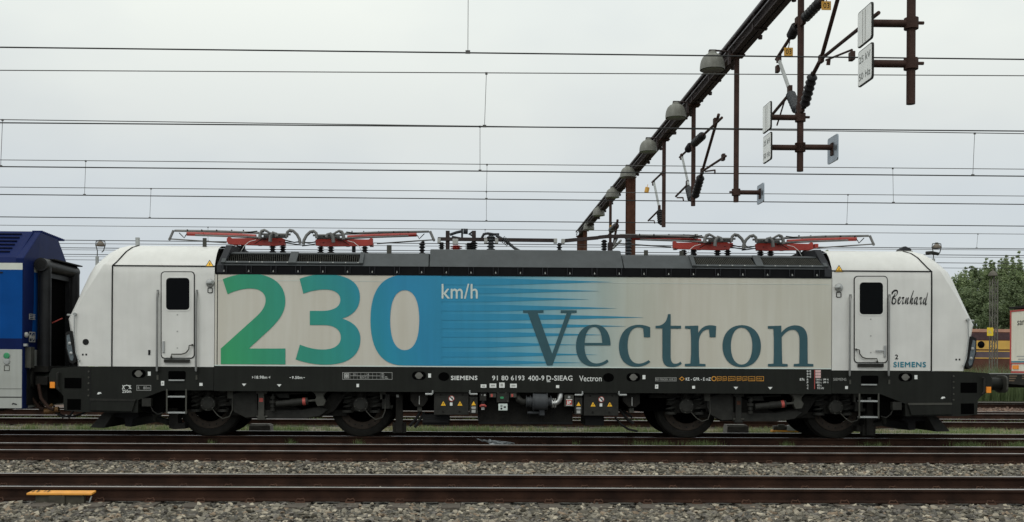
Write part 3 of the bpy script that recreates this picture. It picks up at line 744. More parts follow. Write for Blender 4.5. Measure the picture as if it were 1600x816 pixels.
# brush script name on the right cab
strokes = [[(180, 310, 36), (200, 240, 50), (265, 188, 54), (335, 188, 48), (352, 250, 34), (338, 305, 22), (300, 350, 16), (230, 392, 40), (190, 395, 30)], [(285, 268, 18), (255, 340, 28), (210, 410, 48), (190, 500, 36), (185, 580, 44), (220, 612, 44), (270, 590, 38), (305, 520, 36), (290, 455, 28), (230, 425, 34)],
           [(380, 530, 18), (440, 440, 22), (442, 388, 22), (405, 415, 26), (376, 500, 34), (378, 590, 40), (405, 608, 32), (450, 550, 16), (490, 480, 8)], [(495, 410, 26), (560, 405, 34), (520, 440, 40), (540, 470, 14), (520, 560, 28), (525, 615, 34), (570, 560, 12)],
           [(640, 410, 22), (612, 520, 28), (605, 600, 30), (660, 470, 14), (705, 412, 24), (668, 560, 26), (665, 615, 36), (710, 560, 12)], [(870, 185, 20), (820, 330, 28), (770, 500, 28), (752, 600, 32), (800, 480, 14), (845, 420, 24), (812, 560, 28), (810, 618, 36), (855, 560, 12)],
           [(990, 390, 30), (930, 432, 24), (895, 520, 30), (902, 608, 34), (950, 540, 14), (992, 400, 26), (965, 560, 28), (970, 632, 30), (1010, 570, 10)], [(1045, 490, 8), (1075, 412, 24), (1130, 420, 32), (1095, 450, 34), (1105, 490, 14), (1090, 560, 28), (1095, 620, 32), (1135, 560, 12)],
           [(1245, 418, 24), (1195, 480, 28), (1175, 570, 30), (1188, 612, 34), (1230, 550, 14), (1262, 450, 22)], [(1320, 250, 16), (1275, 460, 26), (1245, 600, 30), (1255, 642, 28), (1298, 580, 10)]]
b = MB(); kk = 0
for st in strokes:
    pts = []
    for i in range(len(st) - 1):                                        # Catmull-Rom through the stroke's points
        p0, p1, p2, p3 = [np.array(st[max(0, min(len(st) - 1, i + k))], float) for k in (-1, 0, 1, 2)]
        for s in np.linspace(0, 1, 6, endpoint=False):
            pts.append(.5 * ((2 * p1) + (-p0 + p2) * s + (2 * p0 - 5 * p1 + 4 * p2 - p3) * s * s + (-p0 + 3 * p1 - 3 * p2 + p3) * s ** 3))
    pts.append(np.array(st[-1], float))
    Lp, Rp = [], []
    for i, q in enumerate(pts):
        d = pts[min(i + 1, len(pts) - 1)][:2] - pts[max(i - 1, 0)][:2]; d /= max(1e-6, np.hypot(*d)); nn = np.array([-d[1], d[0]])
        Lp.append(q[:2] + nn * q[2] * .47); Rp.append(q[:2] - nn * q[2] * .47)
    yy = Y1 - .0004 * kk; kk += 1
    vs = []
    for a, c in zip(Lp, Rp):
        for q in (a, c):
            x, z = S(1385 + q[0] / 20.4, 445 + q[1] / 20.4, yy); vs.append((x, yy, z))
    b.add(vs, [(2 * i, 2 * i + 1, 2 * i + 3, 2 * i + 2) for i in range(len(pts) - 1)])
b.build('script_lettering', M['inkblack'], LOCO)
b = MB(); text_side(b, 'SIEMENS', 1396, 565.5, 1447, 574, Y1, .03); b.build('maker_lettering', M['pet'], LOCO)
b = MB(); text_side(b, '1', 231.5, 547, 235, 555, Y1, .02); text_side(b, '2', 1398.5, 554, 1403.5, 561.5, Y1, .02); b.build('cab_number', M['inkblack'], LOCO)

# doors, handrails, cab fittings
def tri(b, u0, v0, u1, v1, y): b.prism(SL([((u0 + u1) / 2, v0), (u1, v1), (u0, v1)], y), y, y + .002)
def door(ud, vd, mir):
    o = lambda u, v: (ud + u - 252, vd + v - 425)
    def R(u0, v0, u1, v1, r): return SL([o(*q) for q in rr(u0, v0, u1, v1, r)], YN)
    b = MB(); b.prism(R(252.8, 425.6, 303, 559.2, 5), YN - .016, YN + .05); d = b.build('door', M['white'], LOCO, bevel=.004)
    b = MB(); b.ring(R(251.4, 424.2, 304.4, 560.6, 6), R(252.8, 425.6, 303, 559.2, 5), YN - .010, YN + .01); b.build('door_seal', M['black'], d)
    b = MB(); b.prism(R(259.5, 434, 297, 485, 6), YN - .020, YN - .012); b.build('window', M['glass'], d)
    b = MB(); b.ring(R(258.2, 432.7, 298.3, 486.3, 7), R(260, 434.5, 296.5, 484.5, 5.5), YN - .024, YN - .014); b.build('window_frame', M['white'], d)
    fl = lambda u: (303 + 252.8 - u) if mir else u
    b = MB()
    q = [fl(253.5), fl(257)]; a, c = S(*o(min(q), 551), YN - .04), S(*o(max(q), 533), YN - .04)
    b.box(a[0], c[0], YN - .04, YN - .016, a[1], c[1])
    if mir:
        a, c = S(*o(fl(257), 542.5), YN - .05), S(*o(fl(270), 540), YN - .05); b.box(min(a[0], c[0]), max(a[0], c[0]), YN - .06, YN - .04, a[1], c[1])
    b.build('handle', M['steel'], d, bevel=.004)
    b = MB(); pts = [o(fl(300.5), 539), o(fl(295.5), 540), o(fl(295), 546), o(fl(290.5), 551.5), o(fl(284), 553.5), o(fl(268), 553.7), o(fl(267.5), 558)]
    b.tube([P(u, v, YN - .06) for u, v in pts], .012, 8)
    for u, v in (pts[0], pts[-1]): b.cyl(P(u, v, YN - .06), P(u, v, YN), .02, 8)
    b.build('grab_bar', M['gearlight'], d)
    b = MB()
    for v in (492, 518, 544): b.prism(SL([o(*q) for q in circ(277.5, v, 1.2, n=10)], YN), YN - .022, YN - .012)
    b.build('screw_cap', M['ink2'], d)
    b = MB(); x, z = S(*o(257, 566.5), YN); x1, z1 = S(*o(297, 561.5), YN); b.box(x, x1, YN - .05, YN - .002, z, z1); b.build('door_step', M['gear'], LOCO, bevel=.004)
    for u in (246.5, 307.5):                                             # the long handrails beside the door
        b = MB(); a = o(u, 456); c = o(u - .6, 460); e = o(u - .9, 466); f = o(u - 1.4, 580)
        b.tube([P(*a, YN - .01), P(*c, YN - .05), P(*e, YN - .075), P(*f, YN - .075)], .022, 8)
        b.cyl(P(*f, YN - .075), P(f[0], f[1] - 1, YN), .016, 8)
        b.sbox(a[0] - 1.7, a[1] - 3, a[0] + 1.7, a[1] + 3, YN - .012, YN)
        b.build('handrail', M['railgrey'], LOCO)
        b = MB(); q = o(u - .5, 590); b.sbox(q[0] - 1.4, q[1] - 3.5, q[0] + 1.4, q[1] + 3.5, YN - .012, YN); b.build('handrail_bracket', M['gearlight'], LOCO)
    # foothold, its recess shade painted as a flat black plate, and ladder below
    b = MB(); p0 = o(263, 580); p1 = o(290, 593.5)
    b.prism(SL(rr(p0[0], p0[1], p1[0], p1[1], 2.5), YN), YN - .002, YN + .006); b.build('foothold_shade', M['void'], LOCO)
    b = MB(); q0, q1 = o(263.5, 593.3), o(288, 595.2); b.sbox(q0[0], q0[1], q1[0], q1[1], YN - .03, YN - .004); b.build('foothold_tread', M['galv'], LOCO)
    ld = MB()
    for u in (260.5, 290.5):
        q0, q1 = o(u - 1.2, 608), o(u + 1.2, 647); ld.sbox(q0[0], q0[1], q1[0], q1[1], YN - .05, YN - .02)
        ld.cyl(P(*o(u, 612), YN - .035), P(*o(u, 612), YN + .1), .012, 6)
    lo = ld.build('ladder', M['gearlight'], LOCO)
    for v in (620, 645):
        q0, q1 = o(262, v - 1.1), o(289, v + 1.1); b = MB(); b.sbox(q0[0], q0[1], q1[0], q1[1], YN - .06, YN + .1); b.build('rung', M['galv'], lo)
door(252, 425, False)
door(1334.5, 432, True)
def camera_eye(u, v):                                                    # round rear-view camera housing
    b = MB(); x, z = S(u, v); b.lathe((x, YN - .002, z), (0, -1, 0), [(.075, 0), (.085, .012), (.075, .03), (.02, .04), (0, .04)], 20)
    b.build('camera_mount', M['steel'], LOCO)
    b = MB(); b.cyl(P(u - 5, v, YN - .05), P(u + 3, v - 1, YN - .09), .035, 12); b.build('rear_view_camera', M['galv'], LOCO)
    b = MB(); b.ring(SL(rr(u - 4, v + 7, u + 4, v + 15.5, 1.5)), SL(rr(u - 3, v + 8, u + 3, v + 14.5, 1)), YN - .012, YN); b.build('camera_socket', M['gear'], LOCO)
camera_eye(328.5, 442.5); camera_eye(1310.5, 449.5)
for u0, v0, u1, v1 in ((320.5, 406, 334.5, 417), (1304, 414, 1318, 425)):
    def rt(pts, lift):                                                   # points laid on the curved edge of the roof
        o = []
        for u, v in pts:
            y = YN + .03
            for _ in range(4):
                z = P(u, v, y).z - ZS; y = YN + float(np.interp(z, [0, .07, .17, .29], [.012, .045, .11, .21]))
            q = P(u, v, y - lift); o.append((q.x, y - lift, q.z))
        return o
    m = (u0 + u1) / 2
    s = MB(); s.add(rt([(m, v0), (u1, v1), ((u0 + u1) / 2, v1), (u0, v1)], .012), [(0, 1, 2, 3)]); st = s.build('warning_sticker', M['inkblack'], LOCO)
    s = MB(); s.add(rt([(m, v0 + 1.8), (u1 - 1.5, v1 - .9), (m, v1 - .9), (u0 + 1.5, v1 - .9)], .018), [(0, 1, 2, 3)]); s.build('yellow_field', M['warn'], st)
    s = MB(); s.add(rt([(m + .8, v0 + 3.6), (m - 1.2, v0 + 7), (m + .1, v0 + 6.9), (m - .7, v0 + 9.4), (m + 1.4, v0 + 5.9), (m + .1, v0 + 6)], .024), [(0, 1, 2, 5), (2, 3, 4, 5)]); s.build('bolt_mark', M['inkblack'], st)
# lamps wrapped round the nose corners
for mir in (1, -1):
    def q(u, v):
        x, z = S(u, v); return (XC + mir * (x - XC), z)
    b = MB(); b.prism([q(*c) for c in ((1515, 526), (1519, 525.5), (1525.6, 529), (1525, 553), (1519, 574), (1514, 577), (1509, 573), (1508.5, 567))], YN - .012, YN + .35)
    hl = b.build('headlight', M['black'], LOCO, bevel=.008)
    b = MB(); b.prism([q(*c) for c in ((1519.5, 531), (1523.6, 533), (1523, 552), (1518, 570), (1514.4, 572), (1512.5, 567))], YN - .016, YN + .32); b.build('lens', M['lens'], hl)
    for v, uu in ((545, 1518.8), (560, 1516.5)):
        b = MB(); x, z = q(uu, v); b.lathe((x, YN - .018, z), (0, -1, 0), [(.034, 0), (.03, .012), (0, .016)], 12); b.build('lamp_bulb', M['steel'], hl)
    b = MB(); b.tube([(*(lambda t: (t[0], YN - .05, t[1]))(q(*c)),) for c in ((1511, 500), (1511.4, 530), (1508, 560), (1503, 574), (1502, 571))], .012, 6)
    b.cyl((q(1511, 500)[0], YN - .06, q(1511, 500)[1]), (q(1511, 500)[0], YN + .02, q(1511, 500)[1]), .03, 8)
    b.build('front_grab_rail', M['galv'], LOCO)
    b = MB()
    for du in (0, 5.2):
        x, z = q(1494 + du, 562); b.box(x - .016, x + .016, YN - .004, YN + .002, z - .018, z + .018)
    b.build('tiny_socket', M['black'], LOCO)
    b = MB(); x, z = q(1528, 501); b.tube([(x - mir * .1, YN + .3, z), (x + mir * .02, YN + .2, z + .005)], .02, 6); b.build('wiper_stub', M['galv'], LOCO)
b = MB(); b.prism(SL(circ(134, 534.5, 4.8)), YN - .008, YN); b.build('round_port', M['black'], LOCO)

# dark main frame with its end blocks
def frame_outline(mir):
    o = [(1300, 575), (1455.5, 577.5), (1456, 580.5), (1512, 581), (1545.5, 583.5), (1550, 592), (1550, 606), (1532, 621), (1528, 626), (1527, 648), (1500, 650.5), (1415, 650.5), (1414.5, 631), (1398, 624.5), (1376, 616), (1300, 615)]
    r = []
    for u, v in o:
        x, z = S(u, v); r.append((XC + mir * (x - XC), z))
    return r
ZF0 = P(820, 613.5, YN).z
b = MB(); b.box(XL, XR, YN + .004, YC + HW - .004, ZF0, ZB); b.build('main_frame', M['frame'], LOCO)
for mir in (-1, 1):
    b = MB(); b.prism(frame_outline(mir), YN + .004, YC + HW - .004); fe = b.build('frame_end', M['frame'], LOCO)
    def q(u, v):
        x, z = S(u, v); return (XC + mir * (x - XC), z)
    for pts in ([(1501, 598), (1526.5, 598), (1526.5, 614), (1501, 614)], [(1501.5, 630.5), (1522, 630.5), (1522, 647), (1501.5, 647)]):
        b = MB(); b.prism([q(*c) for c in pts], YN - .001, YN + .006); b.build('end_recess_shade', M['void'], fe)  # flat black plate, shade of the end recess put into its colour
    for v in (588, 597, 606, 616, 625): b = MB(); b.lathe((q(1490, v)[0], YN + .004, q(1490, v)[1]), (0, -1, 0), [(.018, 0), (.018, .012), (0, .014)], 8); b.build('bolt_head', M['gearlight'], fe)
    b = MB(); b.prism([q(*c) for c in ((1417, 630), (1486, 629.5), (1486, 632.5), (1418, 633))], YN - .05, YN + .05); b.build('skirt_ledge', M['gearlight'] if mir > 0 else M['gear'], fe)
    b = MB(); b.prism([q(*c) for c in ((1418, 633), (1486, 632.5), (1486, 648), (1423, 649))], YN - .04, YN + .05); b.build('skirt_box', M['frame'], fe, bevel=.01)
    b = MB(); b.box(*sorted((q(1487, 580)[0], q(1488.2, 580)[0])), YN - .002, YN + .006, q(1487, 649)[1], q(1487, 582)[1]); b.build('end_joint', M['black'], fe)
    b = MB(); b.tube([(*(lambda t: (t[0], YN - .05, t[1]))(q(*c)),) for c in ((1533, 590), (1536, 591), (1536, 612), (1533, 616))], .02, 8); b.build('coupling_handle', M['gear'], fe)
    # buffers
    bx = q(1549, 600)[0]; bz = q(1549, 601)[1]
    for yb in (YC - .875, YC + .875):
        b = MB(); b.lathe((bx - mir * .15, yb, bz), (mir, 0, 0), [(.18, 0), (.18, .24), (.17, .26), (.17, .42), (.13, .44), (.13, .66), (0, .66)], 24); bu = b.build('buffer', M['frame'], LOCO)
        b = MB(); b.prismx([(yb + .26 * math.copysign(abs(math.cos(t)) ** .5, math.cos(t)), bz + .18 * math.copysign(abs(math.sin(t)) ** .5, math.sin(t))) for t in np.linspace(0, 2 * math.pi, 24, endpoint=False)], *sorted((bx + mir * .50, bx + mir * .54))); b.build('buffer_head', M['gearlight'], bu, bevel=.01)
    b = MB(); b.prism([q(*c) for c in ((1540.5, 604.5), (1548, 604.5), (1548, 614), (1540.5, 614))], YN - .02, YN + .01); b.build('marker_reflector', M['orange'], LOCO, bevel=.004)
    # rail guard and gear under the cab
    b = MB(); b.prism([(c[0], c[1]) for c in (q(1470, 648), q(1479, 655), q(1497, 676), q(1475, 676.5), q(1462, 655), q(1455, 650))], YN + .35, YC + 1.1); b.build('rail_guard', M['gear'], LOCO, bevel=.006)
    b = MB(); b.prism([q(*c) for c in ((1430, 650), (1470, 650), (1462, 660), (1447, 661), (1447, 674), (1437, 675), (1434, 662), (1425, 658))], YN + .5, YC + 1.0); b.build('brake_pipe_box', M['black'], LOCO)
    b = MB()
    for k in range(4):
        b.prism([q(1389 + 0, 666 + k * 2.0), q(1409, 661 + k * 2.0), q(1409, 662.2 + k * 2.0), q(1389, 667.2 + k * 2.0)], YN + .9, YN + 1.2)
    b.prism([q(1406, 657), q(1413, 656), q(1413, 667), q(1406, 668)], YN + .9, YN + 1.2)
    b.prism([q(1391, 664), q(1393, 663.5), q(1393, 674), q(1391, 674.5)], YN + .95, YN + 1.15)
    b.build('track_magnet', M['gearlight'], LOCO)
    b = MB(); b.prism([q(*c) for c in ((1364, 645), (1378, 645), (1377, 676), (1370, 678), (1352, 677), (1352, 668), (1363, 668))], YN + .45, YN + .75); b.build('sand_pipe', M['soot'], LOCO)
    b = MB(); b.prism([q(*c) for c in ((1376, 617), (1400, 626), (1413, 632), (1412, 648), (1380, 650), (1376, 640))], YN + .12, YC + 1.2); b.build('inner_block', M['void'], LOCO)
    b = MB()
    for (u, v) in ((1397, 619.5), (1415, 632), (1403, 625)):
        x, z = q(u - 0, v + 3); b.lathe((x, YN + .11, z), (0, -1, 0), [(.03, 0), (.03, .03), (.018, .03), (.018, .0)], 10)
    x, z = q(1402, 633); b.box(x - .09, x + .09, YN + .0, YN + .12, z - .1, z + .06)
    b.build('hose_valve', M['gear'], LOCO)
    b = MB(); b.tube([(q(*c)[0], YN + .05, q(*c)[1]) for c in ((1397, 640), (1393, 648), (1386, 653), (1378, 651))], .012, 6); b.build('brake_hose', M['gear'], LOCO)

M['pin'] = mat('dull_pin_steel', (.14, .135, .12), .5, .3)
# oval jacking points and dark ports on the frame
for u, v in ((217, 584), (655, 587), (990, 589.5), (1415, 589.5)):
    b = MB(); b.prism(SL(rr(u - 11, v - 6.3, u + 10.5, v + 6.3, 6, 6)), YN - .001, YN + .005); jk = b.build('jacking_point', M['void'], LOCO)  # flat black oval paints the shade inside the jacking recess
    b = MB(); b.prism(SL(circ(u - .5, v, 5.2)), YN - .012, YN - .002); b.prism(SL(rr(u - 6.4, v - 1.6, u + 5.8, v + 1.6, 1)), YN - .016, YN - .003); b.build('jacking_pin', M['pin'], jk)
    b = MB(); b.sbox(u + 14, v - 3.2, u + 18.5, v + 3.2, YN - .001, YN + .005); b.build('white_plate', M['ink'], LOCO)
for u, v in ((693.5, 588.5), (950.8, 590)):
    b = MB(); b.prism(SL(circ(u, v, 8.5, 6.8, 24)), YN - .001, YN + .005); b.build('frame_port', M['void'], LOCO)
# writing on the frame
YF = YN - .0005
b = MB()
text_side(b, 'SIEMENS', 704.5, 587.2, 746, 594, YF, .028)
b.build('maker_lettering', M['ink'], LOCO); b = MB()
text_side(b, '91 80 6193', 769, 587, 819.5, 594.5, YF, .012); text_side(b, '400-9', 825, 587, 850.5, 595, YF, .012); text_side(b, 'D-SIEAG', 854, 587, 894.5, 595, YF, .012)
b.sbox(854.5, 596, 860, 597, YF, YF + .002)
b.build('number_lettering', M['ink'], LOCO); b = MB()
text_side(b, 'KE - GPR - E mZ', 1071.5, 590, 1110.5, 595, YF, .02)
b.build('brake_lettering', M['ink'], LOCO); b = MB()
text_side(b, '18.98m', 398, 587.3, 417.5, 592, YF, .02); text_side(b, '9.50m', 456, 587.8, 472.5, 592.3, YF, .02)
for u in (394.3, 419.8): b.sbox(u, 589, u + 1.4, 590.2, YF, YF + .002)
b.sbox(394, 587.8, 394.7, 591.5, YF, YF + .002); b.sbox(421.3, 587.8, 422, 591.5, YF, YF + .002)
for u in (452.5, 474.2): b.sbox(u, 589.7, u + 2, 590.6, YF, YF + .002)
b.build('length_lettering', M['ink'], LOCO); b = MB()
text_side(b, '250m', 191, 609, 205, 614, YF, .02)
b.build('distance_lettering', M['ink'], LOCO); b = MB()
for k, (s, z) in enumerate((('R+E', 0), ('R+E', 4.4), ('P+E', 8.8), ('R', 13.2), ('P', 17.6), ('G', 22.2), ('<', 26.6))):
    text_side(b, s, 1260.8, 578.5 + z, 1260.8 + (2.2 if len(s) == 1 else 6.5), 581.7 + z, YF, .02)
for s, u0, u1, z in (('144 t', 1275, 1283.5, 13.2), ('(88 t)', 1286, 1294.5, 13.2), ('103 t', 1275, 1283.5, 17.6), ('(88 t)', 1286, 1294.5, 17.6), ('85 t', 1277, 1283.5, 22.2), ('93 kN', 1277, 1287, 26.6)):
    text_side(b, s, u0, 578.5 + z, u1, 581.7 + z, YF, .02)
text_side(b, '87t', 1249.5, 591, 1257, 595, YF, .02)
b.build('weight_lettering', M['ink'], LOCO)
b = MB()
for u in (1274,):
    for z in (0, 4.4, 8.8): b.sbox(u, 578.2 + z, u + 8.5, 582 + z, YF, YF + .003)
b.build('pink_weight_label', mat('pink_label', (.62, .42, .40), .6), LOCO)
b = MB(); b.sbox(1272.2, 578, 1273.4, 608, YF, YF + .003); b.build('red_weight_line', M['redlabel'], LOCO)
b = MB()                                                                  # the small serif name and grey maker's name
text_side(b, 'Vectron', 905, 587, 940, 596, YF, -.004); b.build('small_serif_lettering', M['ink'], LOCO)
b = MB(); text_side(b, 'SIEMENS', 1302, 590.8, 1322.5, 595, YF, 0); b.build('small_grey_lettering', M['ink2'], LOCO)
# framed tables
def frame_rect(b, u0, v0, u1, v1, t=.6):
    b.ring(SL([(u0, v0), (u1, v0), (u1, v1), (u0, v1)]), SL([(u0 + t, v0 + t), (u1 - t, v0 + t), (u1 - t, v1 - t), (u0 + t, v1 - t)]), YF, YF + .003)
b = MB()
frame_rect(b, 213.3, 602, 236, 610.4); text_side(b, 'R', 215.3, 604, 218, 608.6, YF, .01); text_side(b, '80m', 224, 604, 234, 608.6, YF, .01)
b.build('framed_table', M['ink2'], LOCO); b = MB()
frame_rect(b, 535, 582, 613, 593.2)
for u in (547, 552.5, 558, 563.5, 570, 576, 582, 588.5, 594): b.sbox(u, 583, u + .35, 592.5, YF + .0005, YF + .003)
b.sbox(547, 587.2, 594, 587.6, YF - .0004, YF + .002)
frame_rect(b, 537.5, 583.5, 545.5, 591.5, 1.2); b.prism(SL(circ(541.5, 587.5, 2.6)), YF - .0004, YF + .002)
text_side(b, '230 82', 552, 583.6, 556.6, 586.6, YF - .001); text_side(b, 'REV 2.0', 562.5, 588.3, 575.5, 591.8, YF - .001); text_side(b, '24', 572.5, 583.6, 576, 586.6, YF - .001)
for k in range(4): b.sbox(596, 583.6 + 2.2 * k, 599.5 + (k % 2), 584.6 + 2.2 * k, YF, YF + .002)
b.sbox(601, 588.5, 605, 589.5, YF, YF + .002); b.sbox(601.5, 590.7, 606.5, 591.6, YF, YF + .002)
b.build('framed_table', M['ink2'], LOCO); b = MB()
frame_rect(b, 1024, 590, 1057, 595.8, .5); text_side(b, 'REV MINDEN 18.08.20', 1025.3, 591.3, 1055.7, 594.6, YF - .001, .01)
b.build('framed_table', M['ink2'], LOCO)
b = MB()                                                                  # orange approval signs
b.prism(SL([(1061, 592), (1065.5, 588.5), (1070, 592), (1065.5, 595.5)]), YF, YF + .003)
om = b.build('approval_sign', M['orangeink'], LOCO)
b = MB(); b.prism(SL([(1062.6, 592), (1065.5, 589.8), (1068.4, 592), (1065.5, 594.2)]), YF - .001, YF + .002); b.build('sign_field', M['frame'], om)
b = MB(); b.prism(SL(circ(1115.5, 591.8, 3.9)), YF, YF + .003)
for u0, u1 in ((1119.8, 1127.8), (1128.8, 1136), (1137.2, 1149.4), (1150.8, 1158.8), (1159.8, 1168), (1169, 1180.4), (1181.6, 1194)):
    u0 += .5; u1 -= .5
    b.ring(SL([(u0, 588.3), (u1, 588.3), (u1, 594.3 if u1 < 1168 else 595.6), (u0 + .0, 595.6)]), SL([(u0 + .55, 588.9), (u1 - .55, 588.9), (u1 - .55, 594.6 if u1 > 1168 else 593.7), (u0 + .55, 594.9)]), YF, YF + .003)
for s, u0, u1 in (('KP', 1121, 1126.6), ('KP', 1130, 1134.6), ('KPO', 1138.5, 1147), ('KP', 1152, 1157.6), ('O', 1161.8, 1166), ('NBÜ', 1170.5, 1179), ('KPO', 1183, 1191)):
    text_side(b, s, u0 + .6, 590.6, u1 - .4, 593.2, YF, 0)
b.build('approval_lettering', M['orangeink'], LOCO)
b = MB(); b.prism(SL(circ(1115.5, 591.8, 2.7)), YF - .001, YF + .002); b.build('sign_field', M['frame'], om)
b = MB()                                                                  # small white plates along the frame
for u0, v0, u1, v1 in ((251.5, 595.5, 256.5, 602.5), (311.5, 598.5, 316.5, 603), (557, 600, 561, 605), (751, 600.8, 760, 606), (765, 599.5, 775.5, 606), (780, 598, 788.5, 606), (797, 599.8, 807.5, 606), (868.8, 602, 873.8, 606.5), (1023.5, 601, 1028.5, 607.5), (1081.5, 603, 1086, 607.5), (1320.5, 603.5, 1325, 608)):
    b = MB(); b.sbox(u0, v0, u1, v1, YF - .001, YF + .003); b.build('white_plate', M['ink'], LOCO)
b = MB()
for u0, v0, u1, v1 in ((767, 601.5, 773.5, 604), (782, 599.5, 786, 604), (799, 601.8, 805.5, 604.2), (753, 602.5, 758, 604.5), (1025, 603, 1027, 605.5), (252.8, 597.5, 255, 600.5)): b = MB(); b.sbox(u0, v0, u1, v1, YF - .002, YF); b.build('plate_print', M['ink2'], LOCO)
b = MB()                                                                  # downward triangles, radius mark, drop symbols
for u, v in ((381.3, 601), (436.3, 602), (1149.8, 606), (1203.5, 606.3)):
    b.prism(SL([(u - 3.6, v - 1.4), (u + 3.6, v - 1.4), (u, v + 2.6)]), YF, YF + .003)
b.tube([P(u, v, YF) for u, v in ((191, 608), (194, 603.6), (198, 602), (202, 603.6), (205, 608))], .008, 5)
for u in (193, 203): b.tube([P(u - 1.5, 602, YF), P(u + 1.5, 608, YF)], .007, 5); b.tube([P(u + 1.5, 602, YF), P(u - 1.5, 608, YF)], .007, 5)
for u, v in ((155.5, 615), (1474, 622)):
    b.prism(SL([(u - 4, v + 1), (u - 2, v - 2), (u + 2, v - 2), (u + 3, v + .5), (u + .5, v + .2), (u - 1, v + 1.6)]), YF, YF + .003)
b.build('white_mark', M['ink'], LOCO)
# ------------------------------------------------------------------ roof of the locomotive
SLOPE = .42
def zt(u, v, y=YN + SLOPE): return P(u, v, y).z
ZR0 = P(820, 417.5, YN).z
def roof_block(u0, u1, ztop, nm):
    x0, x1 = P(u0, 410, YN).x, P(u1, 410, YN).x
    b = MB(); b.prismx([(YN + .012, ZR0 - .004), (YN + SLOPE, ztop), (YN + SLOPE + .25, ztop + .035), (YC, ztop + .05), (2 * YC - YN - SLOPE, ztop), (2 * YC - YN - .012, ZR0 - .004)], x0, x1)
    return b.build(nm, M['roof'], LOCO, bevel=.012)
ZL_, ZM_, ZR_ = zt(500, 396, YN + SLOPE), zt(820, 391.3, YN + SLOPE), zt(1140, 400, YN + SLOPE)
ZL_ = ZR_ = (ZL_ + ZR_) / 2
rl = roof_block(346, 669.6, ZL_, 'roof_cover'); roof_block(671, 974.4, ZM_, 'roof_cover'); rq = roof_block(975.8, 1293, ZR_, 'roof_cover')
for u0, u1, mir in ((338.5, 349, -1), (1289, 1300, 1)):                   # end frames of the roof well
    b = MB(); x0, x1 = P(u0, 410, YN).x, P(u1, 410, YN).x
    zt_ = ZL_ + .14
    yz = [(YN - .004, ZT + .02), (YN + .01, ZR0), (YN + SLOPE - .06, zt_), (YC, zt_ + .05), (2 * YC - YN - SLOPE + .06, zt_), (2 * YC - YN + .004, ZT + .02)]
    n = len(yz); sh = .10 * -mir
    vs = [(x0 + sh * (1 if z > ZR0 + .05 else 0), y, z) for y, z in yz] + [(x1 + sh * (1 if z > ZR0 + .05 else 0), y, z) for y, z in yz]
    b.add(vs, [tuple(range(n)), tuple(range(2 * n - 1, n - 1, -1))] + [(i, (i + 1) % n, (i + 1) % n + n, i + n) for i in range(n)])
    b.build('roof_end_frame', M['roofdark'], LOCO, bevel=.01)
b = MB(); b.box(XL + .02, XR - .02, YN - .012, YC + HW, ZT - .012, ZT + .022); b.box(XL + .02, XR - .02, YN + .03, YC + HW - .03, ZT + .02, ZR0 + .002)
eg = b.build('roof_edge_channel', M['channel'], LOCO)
u = 350
while u < 1290:
    if abs(u - 670) > 6 and abs(u - 975) > 6:
        b = MB(); c = MB()
        x, z = S(u, 424, YN); b.box(x - .055, x - .045, YN - .004, YN + .03, ZT + .02, ZR0 - .01); b.box(x + .045, x + .055, YN - .004, YN + .03, ZT + .02, ZR0 - .01)
        c.lathe((x, YN - .002, ZT + .045), (0, -1, 0), [(.016, 0), (.010, .03), (0, .03)], 6); c.box(x - .006, x + .006, YN - .006, YN + .01, ZT + .05, ZT + .075)
        b.box(x - .055, x + .055, YN + .012, YN + .028, ZT + .02, ZT + .035); b.build('channel_rib', M['roofdark'], eg); c.build('channel_clip', M['ink2'], eg)
    u += 38.6
def sp(x, t, off=0.0, ztop=None):                                         # a point on the sloping roof flank
    n = Vector((0, -(ztop - ZR0), SLOPE)).normalized()
    return Vector((x, YN + .012 + (SLOPE - .012) * t, ZR0 + (ztop - ZR0) * t)) + n * off
def quadbox(b, x0, x1, t0, t1, o0, o1, z):
    vs = [sp(x0, t0, o0, z), sp(x1, t0, o0, z), sp(x1, t1, o0, z), sp(x0, t1, o0, z), sp(x0, t0, o1, z), sp(x1, t0, o1, z), sp(x1, t1, o1, z), sp(x0, t1, o1, z)]
    b.add(vs, [(0, 3, 2, 1), (4, 5, 6, 7), (0, 1, 5, 4), (1, 2, 6, 5), (2, 3, 7, 6), (3, 0, 4, 7)])
for u0, u1, par in ((351, 456.5, rl), (461, 566, rl), (1081, 1182, rq), (1186, 1287, rq)):
    x0, x1 = P(u0, 407, YN + .2).x, P(u1, 407, YN + .2).x
    b = MB(); quadbox(b, x0, x1, .14, .88, .002, .012, ZL_); g = b.build('air_grille', M['void'], LOCO)
    b = MB()
    quadbox(b, x0, x1, .80, .90, .004, .035, ZL_); quadbox(b, x0, x1, .08, .20, .004, .035, ZL_)
    quadbox(b, x0 - .03, x0 + .05, .06, .92, .004, .05, ZL_); quadbox(b, x1 - .05, x1 + .03, .06, .92, .004, .05, ZL_)
    b.build('grille_frame', M['roof'], g, bevel=.004)
    b = MB(); k = x0 + .06
    while k < x1 - .06:
        b.add([sp(k, .2, .012, ZL_), sp(k + .012, .2, .028, ZL_), sp(k - .028, .8, .028, ZL_), sp(k - .04, .8, .012, ZL_)], [(0, 1, 2, 3)]); k += .038
    b.build('grille_slats', M['gearlight'], g)
    b = MB(); k = x0 + .03
    while k < x1:
        for t in (.11, .94): p = sp(k, t, .034 if t < .5 else .0, ZL_); b.lathe(p, (0, -1, .8), [(.014, 0), (.014, .012), (0, .012)], 6)
        k += .25
    b.build('grille_screw', M['ink2'], g)
